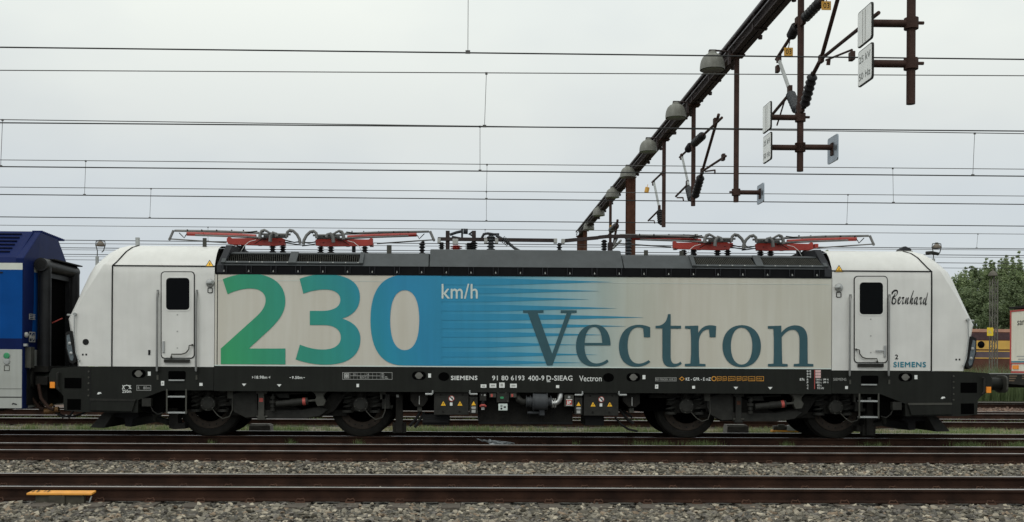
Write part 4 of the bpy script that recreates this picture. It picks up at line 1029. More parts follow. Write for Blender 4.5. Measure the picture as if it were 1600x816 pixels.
def insulator(u, v0, v1, r, y=YC, m=None, par=LOCO, ribs=4, nm='insulator'):
    a, c = P(u, v1, y), P(u, v0, y); h = c.z - a.z; pr = [(r * .5, -.03)]
    for k in range(ribs):
        z0 = h * k / ribs; pr += [(r * .55, z0), (r, z0 + h / ribs * .35), (r, z0 + h / ribs * .45), (r * .55, z0 + h / ribs * .8)]
    pr += [(r * .6, h), (0, h)]
    b = MB(); b.lathe(a, (0, 0, 1), pr, 12); return b.build(nm, m or M['insul'], par)
def pantograph(uc, s):
    vo = (uc - 402) * .0098
    Q = lambda du, v, y=0: P(uc + s * du, v + vo, YC + y)
    b = MB()
    for y in (-.42, .34):
        z0, z1 = Q(0, 384.5, y).z, Q(0, 373, y).z
        a = [(Q(-44, 0, y).x, Q(0, 381.5, y).z), (Q(-44, 0, y).x, z1 + .02), (Q(-41, 0, y).x, Q(0, 370.5, y).z), (Q(-37, 0, y).x, z1), (Q(30, 0, y).x, z1 + .02), (Q(38, 0, y).x, Q(0, 371, y).z), (Q(46, 0, y).x, Q(0, 374, y).z), (Q(45, 0, y).x, z0 + .02), (Q(30, 0, y).x, z0), (Q(-36, 0, y).x, Q(0, 383, y).z)]
        b.prism(a, YC + y - .035, YC + y + .035)
    for du in (-38, 0, 38):
        x = Q(du, 378).x; b.box(x - .04, x + .04, YC - .41, YC + .33, Q(0, 382).z, Q(0, 376).z)
    p = b.build('pantograph', M['red'], LOCO, bevel=.008)
    b = MB()
    for y in (-.10, .10): b.tube([Q(-110, 365.5, y * .6), Q(-40, 367.5, y), Q(-2, 369.5, y * 1.6)], .042, 8)
    for du in (-84, -64, -44, -25): b.cyl(Q(du - .5, 366.3 + (du + 84) * .02, -.08), Q(du + .5, 366.3 + (du + 84) * .02, -.08), .046, 10)
    b.build('lower_arm', M['red'], p)
    b = MB()
    b.tube([Q(-129, 360.6, -.2), Q(-60, 361.6, -.35), Q(2, 364, -.5)], .024, 8); b.tube([Q(-129, 360.6, .2), Q(2, 364, .5)], .024, 8)
    b.tube([Q(-97, 367.6, -.25), Q(-40, 369.5, -.38), Q(14, 372, -.5)], .020, 8)
    b.tube([Q(-131, 360.3, -.2), Q(-137, 374, -.24)], .028, 8); b.tube([Q(-131, 360.3, .2), Q(-137, 374, .24)], .028, 8); b.cyl(Q(-137, 374, -.28), Q(-137, 374, .28), .03, 10)
    b.tube([Q(-136, 373.5, 0), Q(-48, 379.5, 0)], .014, 6)
    b.build('upper_arm', M['pangrey'], p)
    b = MB(); b.tube([Q(-122, 364, -.24), Q(-118, 368, -.26), Q(-114, 372, -.28), Q(-112, 368, -.26), Q(-110, 366, -.2)], .010, 5); b.build('knee_joint', M['gear'], p)
    for du in (-100, -78, -55, -32, -14): b = MB(); b.box(*sorted((Q(du - .6, 0).x, Q(du + .6, 0).x)), YC - .39, YC - .33, Q(0, 362, -.36).z, Q(0, 359.6, -.36).z); b.build('tube_clip', M['gear'], p)
    b = MB(); b.tube([Q(-20, 364, -.5), Q(0, 361.5, -.5)], .014, 6); b.build('arm_link', M['gear'], p)
    b = MB()
    b.tube([Q(4, 373, -.62), Q(4.5, 366, -.62), Q(7, 361, -.62), Q(11, 359.6, -.62), Q(16, 362, -.62), Q(20, 364.5, -.62)], .04, 8, .02)
    b.tube([Q(20, 378, -.70), Q(21, 369, -.70), Q(25, 364, -.70), Q(29, 365.5, -.70), Q(30.5, 370, -.70)], .038, 8)
    b.tube([Q(46, 371, -.62), Q(47, 363, -.62), Q(51, 359.8, -.62), Q(56, 361, -.62), Q(62, 366.5, -.62), Q(66, 374, -.62), Q(67, 381, -.62)], .032, 8)
    for du in (9, 53): b.cyl(Q(du, 362, -.62), Q(du, 362, .62), .026, 8)
    b.tube([Q(6, 366, -.6), Q(52, 366.5, -.6)], .022, 8); b.tube([Q(6, 366, .6), Q(52, 366.5, .6)], .022, 8); b.tube([Q(10, 370, -.55), Q(44, 370, -.55)], .03, 8)
    b.tube([Q(20, 364, -.56), Q(46, 372, -.56)], .018, 6)
    b.build('collector_head', M['pangrey'], p)
    b = MB(); b.tube([Q(30, 372, -.45), Q(50, 377, -.4), Q(58, 379, -.4), Q(69, 377, -.4)], .012, 6); b.tube([Q(34, 378, -.45), Q(60, 382, -.4), Q(69, 383, -.4)], .012, 6)
    b.tube([Q(-4, 381, -.5), Q(6, 375, -.52), Q(18, 373.5, -.52)], .009, 6)
    b.build('cable', M['black'], p)
    b = MB(); b.tube([Q(-26, 383 + 11, -.45), Q(-20, 384, -.52), Q(-12, 377.5, -.5), Q(-2, 375, -.48)], .006, 5); b.build('earth_strap', M['ink'], p)
    for du, y in ((-29, -.38), (24, -.38), (40, -.1)): insulator(uc + s * du, 384 + vo, 395 + vo, .075, YC + y, None, p, 3)
    b = MB(); x = Q(-16, 0).x; b.box(x - .035, x + .035, YC - .3, YC - .2, Q(0, 395).z, Q(0, 380).z); b.build('support_post', M['roofdark'], p)
pantograph(402, 1); pantograph(541, -1); pantograph(1097, 1); pantograph(1228, -1)
# high-voltage gear in the middle
def bar(pts, r, nm, m, y=YC, par=LOCO, n=8):
    b = MB(); b.tube([P(u, v, y) for u, v in pts], r, n); return b.build(nm, m, par)
b = MB()
for (u0, v0), (u1, v1) in (((684, 373.5), (800, 375)), ((800, 375), (868, 375.8)), ((880, 376.5), (935, 371.5)), ((935, 371), (950, 369.5)), ((950, 369.5), (1075, 369.3)), ((1075, 369.3), (1087, 370))):
    a, c = P(u0, v0, YC - .25), P(u1, v1, YC - .25)
    b.add([(a.x, YC - .28, a.z - .035), (c.x, YC - .28, c.z - .035), (c.x, YC - .28, c.z + .035), (a.x, YC - .28, a.z + .035), (a.x, YC - .2, a.z - .035), (c.x, YC - .2, c.z - .035), (c.x, YC - .2, c.z + .035), (a.x, YC - .2, a.z + .035)],
          [(0, 1, 2, 3), (7, 6, 5, 4), (0, 4, 5, 1), (3, 2, 6, 7), (0, 3, 7, 4), (1, 5, 6, 2)])
b.build('busbar', M['beam'], LOCO)
for u, v in ((686, 376), (759, 376.5), (776, 376.5), (868, 376.5), (880, 377), (1088, 369.5)):
    b = MB(); a, c = P(u - 2.6, v + 3.6, YC - .3), P(u + 2.6, v - 3.6, YC - .3); b.box(a.x, c.x, YC - .32, YC - .19, a.z, c.z); b.build('bar_clamp', M['ink2'], LOCO, bevel=.006)
for u, v0, v1, r, m, k in ((659.5, 379, 398, .07, 'insul', 4), (690, 379, 392, .07, 'insul', 4), (713, 384, 392, .13, 'red', 3), (733.5, 380, 392, .10, 'insul', 4), (740, 378, 392, .085, 'insul', 4), (767, 368, 392, .095, 'insulgrey', 5), (874, 380, 393, .06, 'insul', 3), (944, 375, 395, .07, 'insul', 5), (982, 372, 398, .075, 'insulgrey', 5), (1084, 378, 400, .07, 'insul', 4), (661, 376, 384, .04, 'insul', 2)):
    insulator(u, v0, v1, r, YC - .25, M[m], LOCO, k)
for u, v0, v1, w in ((699.5, 361, 392, 3.2), (740.5, 361, 380, 3.2), (953.5, 379, 394, 3.4)):
    b = MB(); a, c = P(u - w, v1, YC - .2), P(u + w, v0, YC - .2); b.box(a.x, c.x, YC - .25, YC - .12, a.z, c.z); b.build('switch_post', M['beam'], LOCO, bevel=.006)
b = MB(); b.tube([P(703, 367, YC - .22), P(713, 363.5, YC - .22), P(722, 361.5, YC - .22)], .03, 8); b.tube([P(706, 370, YC - .22), P(722, 373, YC - .22)], .022, 6)
b.tube([P(722, 357.5, YC - .22), P(722, 374, YC - .22)], .022, 6); b.cyl(P(724, 361.5, YC - .22), P(731, 361.8, YC - .22), .06, 10); b.tube([P(738, 363, YC - .22), P(733, 366, YC - .22), P(738, 368, YC - .22)], .025, 6)
b.tube([P(752, 374, YC - .22), P(756, 366, YC - .22), P(762, 365, YC - .22), P(772, 366.5, YC - .22), P(780, 366.5, YC - .22)], .028, 8)
b.build('main_switch', M['roofdark'], LOCO)
b = MB(); b.tube([P(775, 368, YC - .25), P(784, 373, YC - .25), P(792, 378, YC - .25), P(804, 388, YC - .25), P(812, 392.5, YC - .25)], .03, 8)
for t in range(5): b.cyl(P(785 + t * 2.2, 373.6 + t * 1.6, YC - .25), P(786 + t * 2.2, 374.3 + t * 1.6, YC - .25), .075, 12)
b.build('roof_cable', M['insulgrey'], LOCO)
b = MB(); a, c = P(707, 382, YC - .3), P(716, 373.5, YC - .3); b.box(a.x, c.x, YC - .34, YC - .2, a.z, c.z); b.build('voltage_transformer', M['ink2'], LOCO, bevel=.01)
for u, v0, v1, w in ((608, 383, 397, 3.8), (1009.5, 391, 400, 3.2), (1065, 392, 401, 3.2), (319.5, 372, 385, 3)):
    b = MB(); a, c = P(u - w, v1, YN + .5), P(u + w, v0, YN + .5); b.box(a.x, c.x, YN + .5, YN + .53, a.z - .03, c.z); b.build('lifting_bracket', M['gearlight'], LOCO, bevel=.004)
# antennas on the cab roofs
b = MB(); b.cyl(P(215, 386, YC - .3), P(215, 371.5, YC - .3), .045, 12); b.lathe(P(215, 384.5, YC - .3), (0, 0, -1), [(.045, 0), (.075, .012), (.085, .025), (.03, .04), (.0, .06)], 12); b.build('radio_antenna', M['galv'], LOCO)
b = MB(); x, z = P(1412, 393, YC - .35).x, P(1412, 393, YC - .35).z
b.prism([(x - .13, z), (x - .13, z + .025), (x - .03, z + .095), (x + .01, z + .10), (x + .13, z + .045), (x + .13, z)], YC - .44, YC - .26); b.build('shark_antenna', M['roofdark'], LOCO, bevel=.012)
b = MB(); b.box(x - .15, x + .15, YC - .46, YC - .24, z - .05, z + .001); b.build('antenna_base', M['ink2'], LOCO)
b = MB(); q0 = P(1447, 395.5, YC - .6); b.tube([q0, q0 + Vector((.12, 0, .01)), q0 + Vector((.26, 0, -.02))], .035, 10); b.build('horn', M['gear'], LOCO)

# ------------------------------------------------------------------ running gear
YW = 21.53; YB = 21.16
def wheel(u):
    x = P(u, 640, YW).x; z = .625
    b = MB(); b.lathe((x, YW, z), (0, 1, 0), [(.47, .012), (.50, .0), (.612, 0), (.625, .008), (.625, .10), (.655, .115), (.655, .14), (.47, .14)], 48)
    w = b.build('wheel', M['soot'], LOCO)
    b = MB(); b.lathe((x, YW - .012, z), (0, 1, 0), [(.33, .02), (.345, .0), (.475, 0), (.487, .02)], 48); b.build('brake_disc', M['disc'], w)
    b = MB(); b.lathe((x, YW + .02, z), (0, 1, 0), [(0, 0), (.2, .0), (.34, .04)], 32); b.build('wheel_web', M['void'], w)
    b = MB()
    for k in range(18):
        t = 2 * math.pi * (k + .5) / 18; b.lathe((x + .41 * math.cos(t), YW - .013, z + .41 * math.sin(t)), (0, -1, 0), [(.017, 0), (.013, .003), (0, .003)], 8)
    b.build('disc_bolt', M['black'], w)
AX = [328, 566, 1072.5, 1305]
for u in AX: wheel(u)
def axle_gear(u):
    dv = (u - 566) * .0057
    X = lambda du: P(u + du, 640, YB).x
    Z = lambda v: P(u, v + dv, YB).z
    b = MB(); x = X(-1.5); z = Z(632)
    b.lathe((x, YB - .12, z), (0, 1, 0), [(0, 0), (.10, 0), (.115, .012), (.145, .02), (.145, .3), (0, .3)], 24)
    ab = b.build('axle_box', M['gear'], LOCO)
    b = MB()
    for k in range(6): t = k * math.pi / 3 + .3; b.lathe((x + .125 * math.cos(t), YB - .1, z + .125 * math.sin(t)), (0, -1, 0), [(.014, 0), (.014, .016), (0, .016)], 6)
    b.build('cover_bolt', M['gearlight'], ab)
    b = MB(); b.prism([(X(-7), Z(612)), (X(5), Z(612)), (X(6), Z(622)), (X(9), Z(632)), (X(6), Z(641)), (X(-8), Z(641)), (X(-11), Z(632)), (X(-9), Z(622))], YB, YB + .2)
    b.prism([(X(-26), Z(622)), (X(24), Z(622)), (X(28), Z(626)), (X(14), Z(636)), (X(12), Z(643)), (X(-14), Z(643)), (X(-18), Z(636)), (X(-30), Z(627))], YB + .06, YB + .22)
    b.prism([(X(12), Z(630)), (X(44), Z(629)), (X(44), Z(634)), (X(12), Z(637))], YB + .03, YB + .1)
    b.build('axle_housing', M['soot'], ab)
    for du in (-23, 19):
        b = MB()
        b.tube([(X(du) + .085 * math.cos(a), YB + .10 + .085 * math.sin(a), Z(640) + (Z(613) - Z(640)) * a / (2 * math.pi * 4)) for a in np.linspace(0, 2 * math.pi * 4, 65)], .022, 6)
        b.cyl((X(du), YB + .1, Z(645)), (X(du), YB + .1, Z(641)), .12, 14); b.cyl((X(du), YB + .1, Z(614)), (X(du), YB + .1, Z(610)), .12, 14)
        b.build('coil_spring', M['gear'], LOCO)
    b = MB(); b.cyl((X(-2), YB - .02, Z(622)), (X(-2), YB - .02, Z(611)), .05, 12); b.cyl((X(-2), YB - .02, Z(618)), (X(-2), YB - .02, Z(613)), .07, 12); b.build('damper', M['soot'], LOCO)
    b = MB(); b.tube([(X(6), YB - .08, Z(641)), (X(14), YB - .1, Z(650)), (X(22), YB - .12, Z(655)), (X(32), YB - .1, Z(652)), (X(36), YB - .06, Z(642)), (X(36), YB - .03, Z(622))], .010, 6); b.build('sensor_cable', M['gearlight'], LOCO)
    b = MB(); b.prism([(X(27), Z(611)), (X(37), Z(611)), (X(36), Z(624)), (X(28), Z(624))], YB - .04, YB + .08); b.build('cable_box', M['gearlight'], LOCO, bevel=.008)
for u in AX: axle_gear(u)
def bogie(u0, u1):
    uc = (u0 + u1) / 2; dv = (uc - 447) * .0057
    X = lambda u, y=YB: P(u0 + (u - 328) * (u1 - u0) / 238, 640, y).x
    Z = lambda v, y=YB: P(uc, v + dv, y).z
    PR = lambda pts, y=YB: [(X(u, y), Z(v, y)) for u, v in pts]
    b = MB()
    b.prism(PR([(352, 616), (372, 612), (400, 611), (470, 640), (500, 634), (518, 614), (540, 616), (522, 642), (500, 652), (385, 655), (362, 640)]), YB + .05, YB + .22)
    b.prism(PR([(270, 613), (352, 613), (352, 619), (270, 619)]), YB + .1, YB + .25); b.prism(PR([(520, 613), (625, 613), (625, 619), (520, 619)]), YB + .1, YB + .25)
    b.box(X(268), X(626), 21.75, 2 * YC - 21.75, .62, 1.0)
    b.box(X(350), X(540), YB + .2, 2 * YC - YB - .2, .42, 1.0)
    fr = b.build('bogie_frame', M['soot'], LOCO, bevel=.012)
    b = MB(); b.prism(PR([(364, 616), (385, 611), (402, 612), (403, 652), (384, 653), (366, 644), (360, 630)]), YB - .03, YB + .06); b.build('side_plate', M['gear'], fr, bevel=.01)
    b = MB(); b.prism(PR([(400, 641), (470, 641), (500, 636), (512, 640), (500, 650), (470, 654.5), (402, 654.5)]), YB - .04, YB + .06); b.build('side_plate', M['gear'], fr, bevel=.01)
    b = MB()                                                              # stay with red tag
    b.prism(PR([(401.5, 608), (418, 608), (418, 615), (414, 616), (414, 650), (417, 656), (403, 656), (405, 650), (405, 616), (401.5, 615)]), YB - .1, YB - .02); st = b.build('bogie_stay', M['gearlight'] if u0 < 500 else M['gear'], LOCO, bevel=.006)
    b = MB(); b.box(X(406.5), X(412.5), YB - .104, YB - .09, Z(628), Z(622)); b.build('red_tag', M['redlabel'] if u0 < 500 else M['rust'], st)
    b = MB(); b.cyl((X(402), YB - .06, Z(651)), (X(419), YB - .06, Z(651)), .02, 8); b.build('stay_bolt', M['gearlight'], st)
    b = MB()                                                              # yaw damper
    yy = YB - .16
    b.cyl((X(434), yy, Z(631)), (X(460), yy, Z(628.5)), .065, 16); b.cyl((X(457), yy, Z(628.8)), (X(483), yy, Z(626.2)), .075, 16)
    yd = b.build('yaw_damper', M['gear'], LOCO)
    b = MB(); b.cyl((X(481), yy, Z(626.4)), (X(497), yy, Z(624.8)), .025, 10); b.build('damper_rod', M['gearlight'], yd)
    b = MB(); b.lathe((X(475), yy, Z(627)), (X(480) - X(475), 0, Z(626.5) - Z(627)), [(.0765, 0), (.0765, .06)], 16); b.build('damper_label', M['redlabel'], yd)
    b = MB()
    for v in (621, 628, 634, 640): b.cyl((X(428), YB - .12, Z(v + 2)), (X(428), YB - .12, Z(v - 2)), .05 + .02 * (v == 628), 12)
    b.cyl((X(428), YB - .12, Z(643)), (X(428), YB - .12, Z(616)), .022, 8); b.build('damper_mount', M['gear'], LOCO)
    b = MB()                                                              # large pale bracket
    b.prism(PR([(484, 608), (516, 608), (508, 616), (507, 620), (511, 626), (508, 633), (498, 634), (496, 630), (494, 624), (496, 620), (494, 615)]), YB - .19, YB - .05); b.build('frame_bracket', M['gearlight'], LOCO, bevel=.008)
    b = MB(); b.prism(PR([(430, 616), (450, 614), (452, 622), (436, 622)]), YB, YB + .1); b.cyl((X(425), YB + .05, Z(617)), (X(480), YB + .05, Z(614)), .02, 8); b.build('link_rod', M['gear'], LOCO)
    # traction motors and axles deep inside
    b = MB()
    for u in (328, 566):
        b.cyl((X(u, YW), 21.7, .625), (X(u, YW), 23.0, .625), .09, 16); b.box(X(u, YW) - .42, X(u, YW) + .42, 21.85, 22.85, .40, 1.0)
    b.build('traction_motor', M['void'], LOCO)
    for u in (328, 566):
        xw = X(u, YW); b = MB(); b.lathe((xw, 2 * YC - YW - .14, .625), (0, 1, 0), [(0, .06), (.47, .03), (.655, 0), (.655, .03), (.625, .04), (.625, .14), (.0, .14)], 40); b.build('wheel', M['soot'], LOCO)
    b = MB()
    b.tube([(X(605), YB + .02, Z(615)), (X(605), YB + .02, Z(634)), (X(613), YB + .04, Z(636))], .05, 8); b.box(X(597), X(609), YB - .04, YB + .06, Z(638), Z(615)); b.build('sanding_gear', M['gear'], LOCO, bevel=.008)
    b = MB(); b.box(X(618), X(629), YB + .05, YB + .2, Z(676), Z(614)); b.box(X(613), X(634), YB + .1, YB + .25, Z(677), Z(660)); b.build('sand_pipe', M['soot'], LOCO, bevel=.01)
    b = MB(); b.box(X(619), X(623), YB - .0, YB + .05, Z(620), Z(616)); b.build('pale_tag', M['ink2'], LOCO)
bogie(328, 566); bogie(1072.5, 1305)

# ------------------------------------------------------------------ equipment hung between the bogies
YE = YN + .07
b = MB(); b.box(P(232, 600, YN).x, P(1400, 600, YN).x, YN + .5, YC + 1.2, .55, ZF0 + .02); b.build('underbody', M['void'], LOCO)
def equip(u0, v0, u1, v1, m, nm='equipment_box', y=YE, dpt=.7, bev=.012):
    b = MB(); a, c = S(u0, v1, y), S(u1, v0, y); b.box(a[0], c[0], y, y + dpt, a[1], c[1]); return b.build(nm, m, LOCO, bevel=bev)
for ub, vb in ((678, 612), (912, 613.3)):
    e = equip(ub, vb, ub + 54.5, vb + 36.5, M['gear'])
    y = YE - .002
    o = lambda u, v: (ub + u - 678, vb + v - 612)
    b = MB(); b.prism(SL([o(*q) for q in circ(705.5, 622.8, 4.6)], y), y - .003, y + .001); rg = b.build('prohibition_sign', M['redlabel'], e)
    b = MB(); b.prism(SL([o(*q) for q in circ(705.5, 622.8, 3.6)], y), y - .005, y - .001); b.build('sign_field', M['ink'], rg)
    b = MB(); b.prism(SL([o(*q) for q in ((702.6, 620.6), (703.8, 619.4), (708.6, 625), (707.6, 626))], y), y - .007, y - .003); b.prism(SL([o(*q) for q in circ(706.5, 622.5, 1.2, n=8)], y), y - .007, y - .003); b.build('sign_mark', M['inkblack'], LOCO)
    for u in (689, 715):
        b = MB(); b.prism(SL([o(*q) for q in ((u + 3.6, 627), (u + 7.6, 634), (u - .2, 634))], y), y - .003, y + .001); wt = b.build('warning_triangle', M['warn'], LOCO)
        b = MB(); b.prism(SL([o(*q) for q in ((u + 4, 629), (u + 2.8, 631.3), (u + 3.8, 631.2), (u + 3.2, 633.4), (u + 4.8, 630.8), (u + 3.9, 630.7))], y), y - .005, y - .001); b.build('bolt_mark', M['inkblack'], wt)
    b = MB(); q0, q1 = S(*o(703, 634), y), S(*o(707, 629.2), y); b.box(q0[0], q1[0], y - .003, y + .001, q0[1], q1[1]); b.build('white_plate', M['ink'], LOCO)
    b = MB()
    for u, v in ((688.5, 617), (722.5, 617), (692, 643), (718, 643)):
        x, z = S(*o(u, v), y); b.lathe((x, y, z), (0, -1, 0), [(.022, 0), (.018, .01), (0, .01)], 8)
    b.build('box_screw', M['soot'], e)
    q0 = o(676, 648); eq = equip(q0[0] - 16 if ub < 800 else q0[0] + 4, q0[1], q0[0] + 26 if ub < 800 else q0[0] + 34, q0[1] + 16, M['black'], 'lower_box', YE + .25, .8)
    if ub < 800: equip(660, 657, 702, 661, M['black'], 'lower_box', YE + .2, .9)
def small_box(u0, v0, u1, v1):
    e = equip(u0, v0, u1, v1, M['gear'], 'junction_box', YE - .02, .4, .008); y = YE - .022; um = (u0 + u1) / 2
    b = MB(); b.prism(SL([(um, v0 + 7), (um + 3.4, v0 + 13.4), (um - 3.4, v0 + 13.4)], y), y - .003, y + .001); b.build('warning_triangle', M['warn'], e)
    b = MB(); b.prism(SL(rr(um - 3.6, v0 + 15.4, um + 3.6, v0 + 19, 1.6), y), y - .003, y + .001); b.sbox(um - 3, v0 + 20.5, um + 3, v0 + 25, y - .003, y + .001); b.build('box_label', M['ink2'], e)
    b = MB(); b.lathe((S(um, v0 + 4.6, y)[0], y, S(um, v0 + 4.6, y)[1]), (0, -1, 0), [(.02, 0), (.014, .012), (0, .012)], 8); b.build('box_key', M['black'], e)
small_box(733.5, 620, 746.5, 646.5); small_box(898, 621, 910, 648)
equip(748, 612, 895, 663, M['soot'], 'transformer_tank', YE + .25, 2.0)
b = MB()
for u in range(770, 890, 19): b.sbox(u, 640, u + .8, 665, YE + .24, YE + .26)
b.sbox(748, 660, 895, 662.5, YE + .23, YE + .26); b.build('tank_rib', M['black'], LOCO)
e = equip(749.5, 613.5, 760, 626.5, M['gear'], 'connector_box', YE - .02, .2, .006)
b = MB(); b.sbox(756, 616, 759, 619, YE - .03, YE - .02); b.sbox(752, 616.5, 753.2, 617.7, YE - .03, YE - .02); b.build('connector_mark', M['ink2'], e)
b = MB(); b.sbox(752, 636, 757, 640.5, YE - .02, YE + .1); tp_ = b.build('drain_tap', M['ink2'], LOCO)
b = MB(); b.tube([P(750.5, 635, YE - .03), P(752, 633.5, YE - .05), P(757, 633.5, YE - .05), P(759, 635, YE - .03)], .022, 8); b.build('tap_handle', M['redlabel'], tp_)
b = MB(); b.cyl(P(754.5, 632, YE), P(754.5, 627, YE), .035, 10); b.build('tap_neck', M['black'], tp_)
e = equip(776, 612.5, 795.5, 629, M['gear'], 'socket_box', YE - .05, .3, .008); y = YE - .052
b = MB(); b.sbox(763, 611, 809, 614, y + .02, y + .1); b.build('socket_rail', M['gearlight'], LOCO)
b = MB(); b.prism(SL(rr(781.5, 619.8, 787, 623.2, 1.2), y), y - .003, y + .001); b.build('green_label', M['grn'], e)
b = MB()
for u, v in ((778, 613.8), (790.5, 613.6), (778.5, 627.5), (793, 627)): b.lathe((S(u, v, y)[0], y, S(u, v, y)[1]), (0, -1, 0), [(.016, 0), (.016, .012), (0, .012)], 8)
b.build('socket_screw', M['gearlight'], e)
for u in (765, 797):
    b = MB(); b.sbox(u, 615, u + 10, 621, y, y + .03); q = b.build('red_marked_plate', M['gearlight'], LOCO)
    b = MB(); b.prism(SL(rr(u + 1.6, 615.6, u + 5, 620.4, 1.4), y), y - .004, y); b.build('red_mark', M['redlabel'], q)
b = MB(); b.sbox(778.8, 631, 793, 641.5, y, y + .03); q = b.build('instruction_plate', M['beigeink'], LOCO, bevel=.004)
b = MB(); b.prism(SL(circ(783.5, 638.6, 1.6, n=10), y), y - .004, y); b.sbox(787, 635, 790.5, 637.5, y - .003, y); b.ring(SL(circ(783.5, 634.5, 1.5, n=10), y), SL(circ(783.5, 634.5, .8, n=10), y), y - .004, y); b.build('plate_symbol', M['inkblack'], q)
b = MB()                                                                  # pump with its pipes
a, c = P(832, 627.5, YE), P(855, 628, YE); b.cyl(a, c, .165, 24); b.cyl(P(822, 628, YE), P(832, 628, YE), .10, 16); b.cyl(P(855, 628, YE), P(862, 628, YE), .09, 16)
for u in (822, 828, 833, 854, 860): b.cyl(P(u, 628, YE), P(u + 1, 628, YE), .125 if u not in (833, 854) else .185, 20)
b.sbox(843, 640, 851, 649, YE, YE + .2); b.cyl(P(824, 645, YE + .05), P(843, 645, YE + .05), .03, 8)
pm = b.build('oil_pump', M['insulgrey'], LOCO)
b = MB(); b.tube([P(822, 628, YE), P(816, 628, YE), P(811, 625, YE), P(808, 619, YE + .1)], .065, 12); b.build('dark_pipe', M['gear'], pm)
b = MB(); b.tube([P(861, 630.5, YE), P(869, 630, YE), P(873.5, 626.5, YE), P(875.5, 620, YE), P(876, 611, YE + .05)], .055, 14)
for u in (862, 866): b.cyl(P(u, 630.5, YE), P(u + 1.2, 630.5, YE), .10, 16)
b.build('silver_pipe', M['steel'], pm)
b = MB()
for u in (860.5, 864, 867.5):
    for v in (624, 635.5): b.cyl(P(u, v, YE - .03), P(u + 1, v, YE - .03), .02, 6)
b.build('flange_bolt', M['ink2'], pm)
e = equip(882, 617, 896.5, 635.5, M['gearlight'], 'alarm_box', YE - .03, .3, .006); y = YE - .032
b = MB(); b.sbox(884.8, 624.5, 893.8, 633.2, y - .003, y); lb = b.build('red_label', M['redlabel'], e)
b = MB(); b.sbox(886.4, 626, 887.6, 632, y - .005, y - .002); b.tube([P(889, 631.5, y - .004), P(889.5, 627, y - .004), P(891.5, 627, y - .004), P(891.5, 629.5, y - .004)], .012, 5); b.sbox(884.4, 624, 894.2, 624.8, y - .004, y); b.sbox(884.4, 632.9, 894.2, 633.7, y - .004, y); b.build('white_mark', M['ink'], LOCO)
b = MB(); b.lathe((S(889.3, 621, y)[0], y, S(889.3, 621, y)[1]), (0, -1, 0), [(.03, 0), (.022, .01), (0, .01)], 10); b.build('box_lock', M['galv'], e)
for u0, u1, dv in ((664.5, 676, 0), (734, 746, 0), (898, 910, 1.3), (967, 979, 1.3)):     # grey hand rails under the frame edge
    f = 1 if u0 in (664.5, 898) else -1
    p = [(u0, 616), (u1 - 1, 616), (u1, 614.5), (u1, 610)] if f > 0 else [(u1, 616), (u0 + 1, 616), (u0, 614.5), (u0, 610)]
    b = MB(); b.tube([P(u, v + dv, YN + .02) for u, v in p], .022, 8); b.build('grip_rail', M['galv'], LOCO)
for u0, v0 in ((641, 611), (982, 613)):                                    # tanks beside the boxes
    m = u0 > 800
    pts = [(u0, v0), (u0 + 27, v0), (u0 + 27, v0 + 15), (u0 + 20, v0 + 25), (u0 + 7, v0 + 25), (u0, v0 + 15)]
    if m: pts = [(u0 - 8, v0), (u0 + 19, v0), (u0 + 19, v0 + 18), (u0 + 12, v0 + 24), (u0 + 2, v0 + 24), (u0 - 8, v0 + 14)]
    b = MB(); b.prism(SL(pts, YE), YE + .08, YE + .6); tk = b.build('sand_box', M['soot'], LOCO, bevel=.012)
    b = MB(); b.sbox(u0 + (13.5 if not m else 5), v0 + 8, u0 + (14.8 if not m else 6.2), v0 + 21, YE + .07, YE + .09); b.build('sight_slot', M['ink2'], tk)
    b = MB(); b.sbox(u0 + (11 if not m else 1.5), v0 + 25, u0 + (18 if not m else 8.5), v0 + 32, YE + .15, YE + .4); b.build('sand_outlet', M['gearlight'], tk)
b = MB(); b.tube([P(961, 652, YE + .3), P(970, 663, YE + .3), P(982, 671, YE + .3), P(996, 674, YE + .35)], .022, 8); b.build('hose', M['black'], LOCO)
b = MB(); b.tube([P(648, 668, YE + .3), P(660, 650, YE + .3), P(663, 644, YE + .3)], .03, 8); b.build('hose', M['black'], LOCO); b = MB(); b.tube([P(640, 666, YE + .3), P(652, 652, YE + .3), P(658, 640, YE + .3)], .03, 8); b.build('hose', M['black'], LOCO)
b = MB(); b.tube([P(968, 640, YE + .3), P(980, 655, YE + .3), P(990, 662, YE + .3)], .03, 8); b.build('hose', M['black'], LOCO); b = MB(); b.tube([P(974, 642, YE + .35), P(988, 652, YE + .35)], .025, 8)
b.build('hose', M['black'], LOCO)
# ------------------------------------------------------------------ blue passenger coach coupled at the left
xe = P(36, 500, YN).x
COACH = thing('passenger_coach', 'blue passenger coach with silver skirt and black gangway coupled to the white locomotive', 'train coach', (xe - 4, YC, 0))
xw = xe - 17.5
def CZ(v, y=YN): return P(20, v, y).z
za, zb, zc, zd, ze, zf = CZ(638), CZ(546), CZ(529), CZ(425), CZ(421.5), CZ(411)
def side(nm, z0, z1, m, dy=0.0):
    b = MB(); b.box(xw, xe - .02, YN + dy, 2 * YC - YN - dy, z0, z1); return b.build(nm, m, COACH)
side('lower_side', za, zb, M['csilver']); side('navy_band', zb, zc, M['cnavy']); side('blue_side', zc, ze, M['cblue']); side('cream_stripe', ze, zf, M['cstripe'])
b = MB(); b.box(xw, xe - .02, YN - .004, YN + .01, CZ(621.5), CZ(620)); b.box(xw, xe - .02, YN - .003, YN + .02, CZ(608), CZ(607.4)); b.build('skirt_line', M['gear'], COACH)
b = MB(); b.box(xw, xe - .4, YN - .006, YN + .01, CZ(427.5), CZ(425)); b.build('rain_strip', M['inkblack'], COACH)
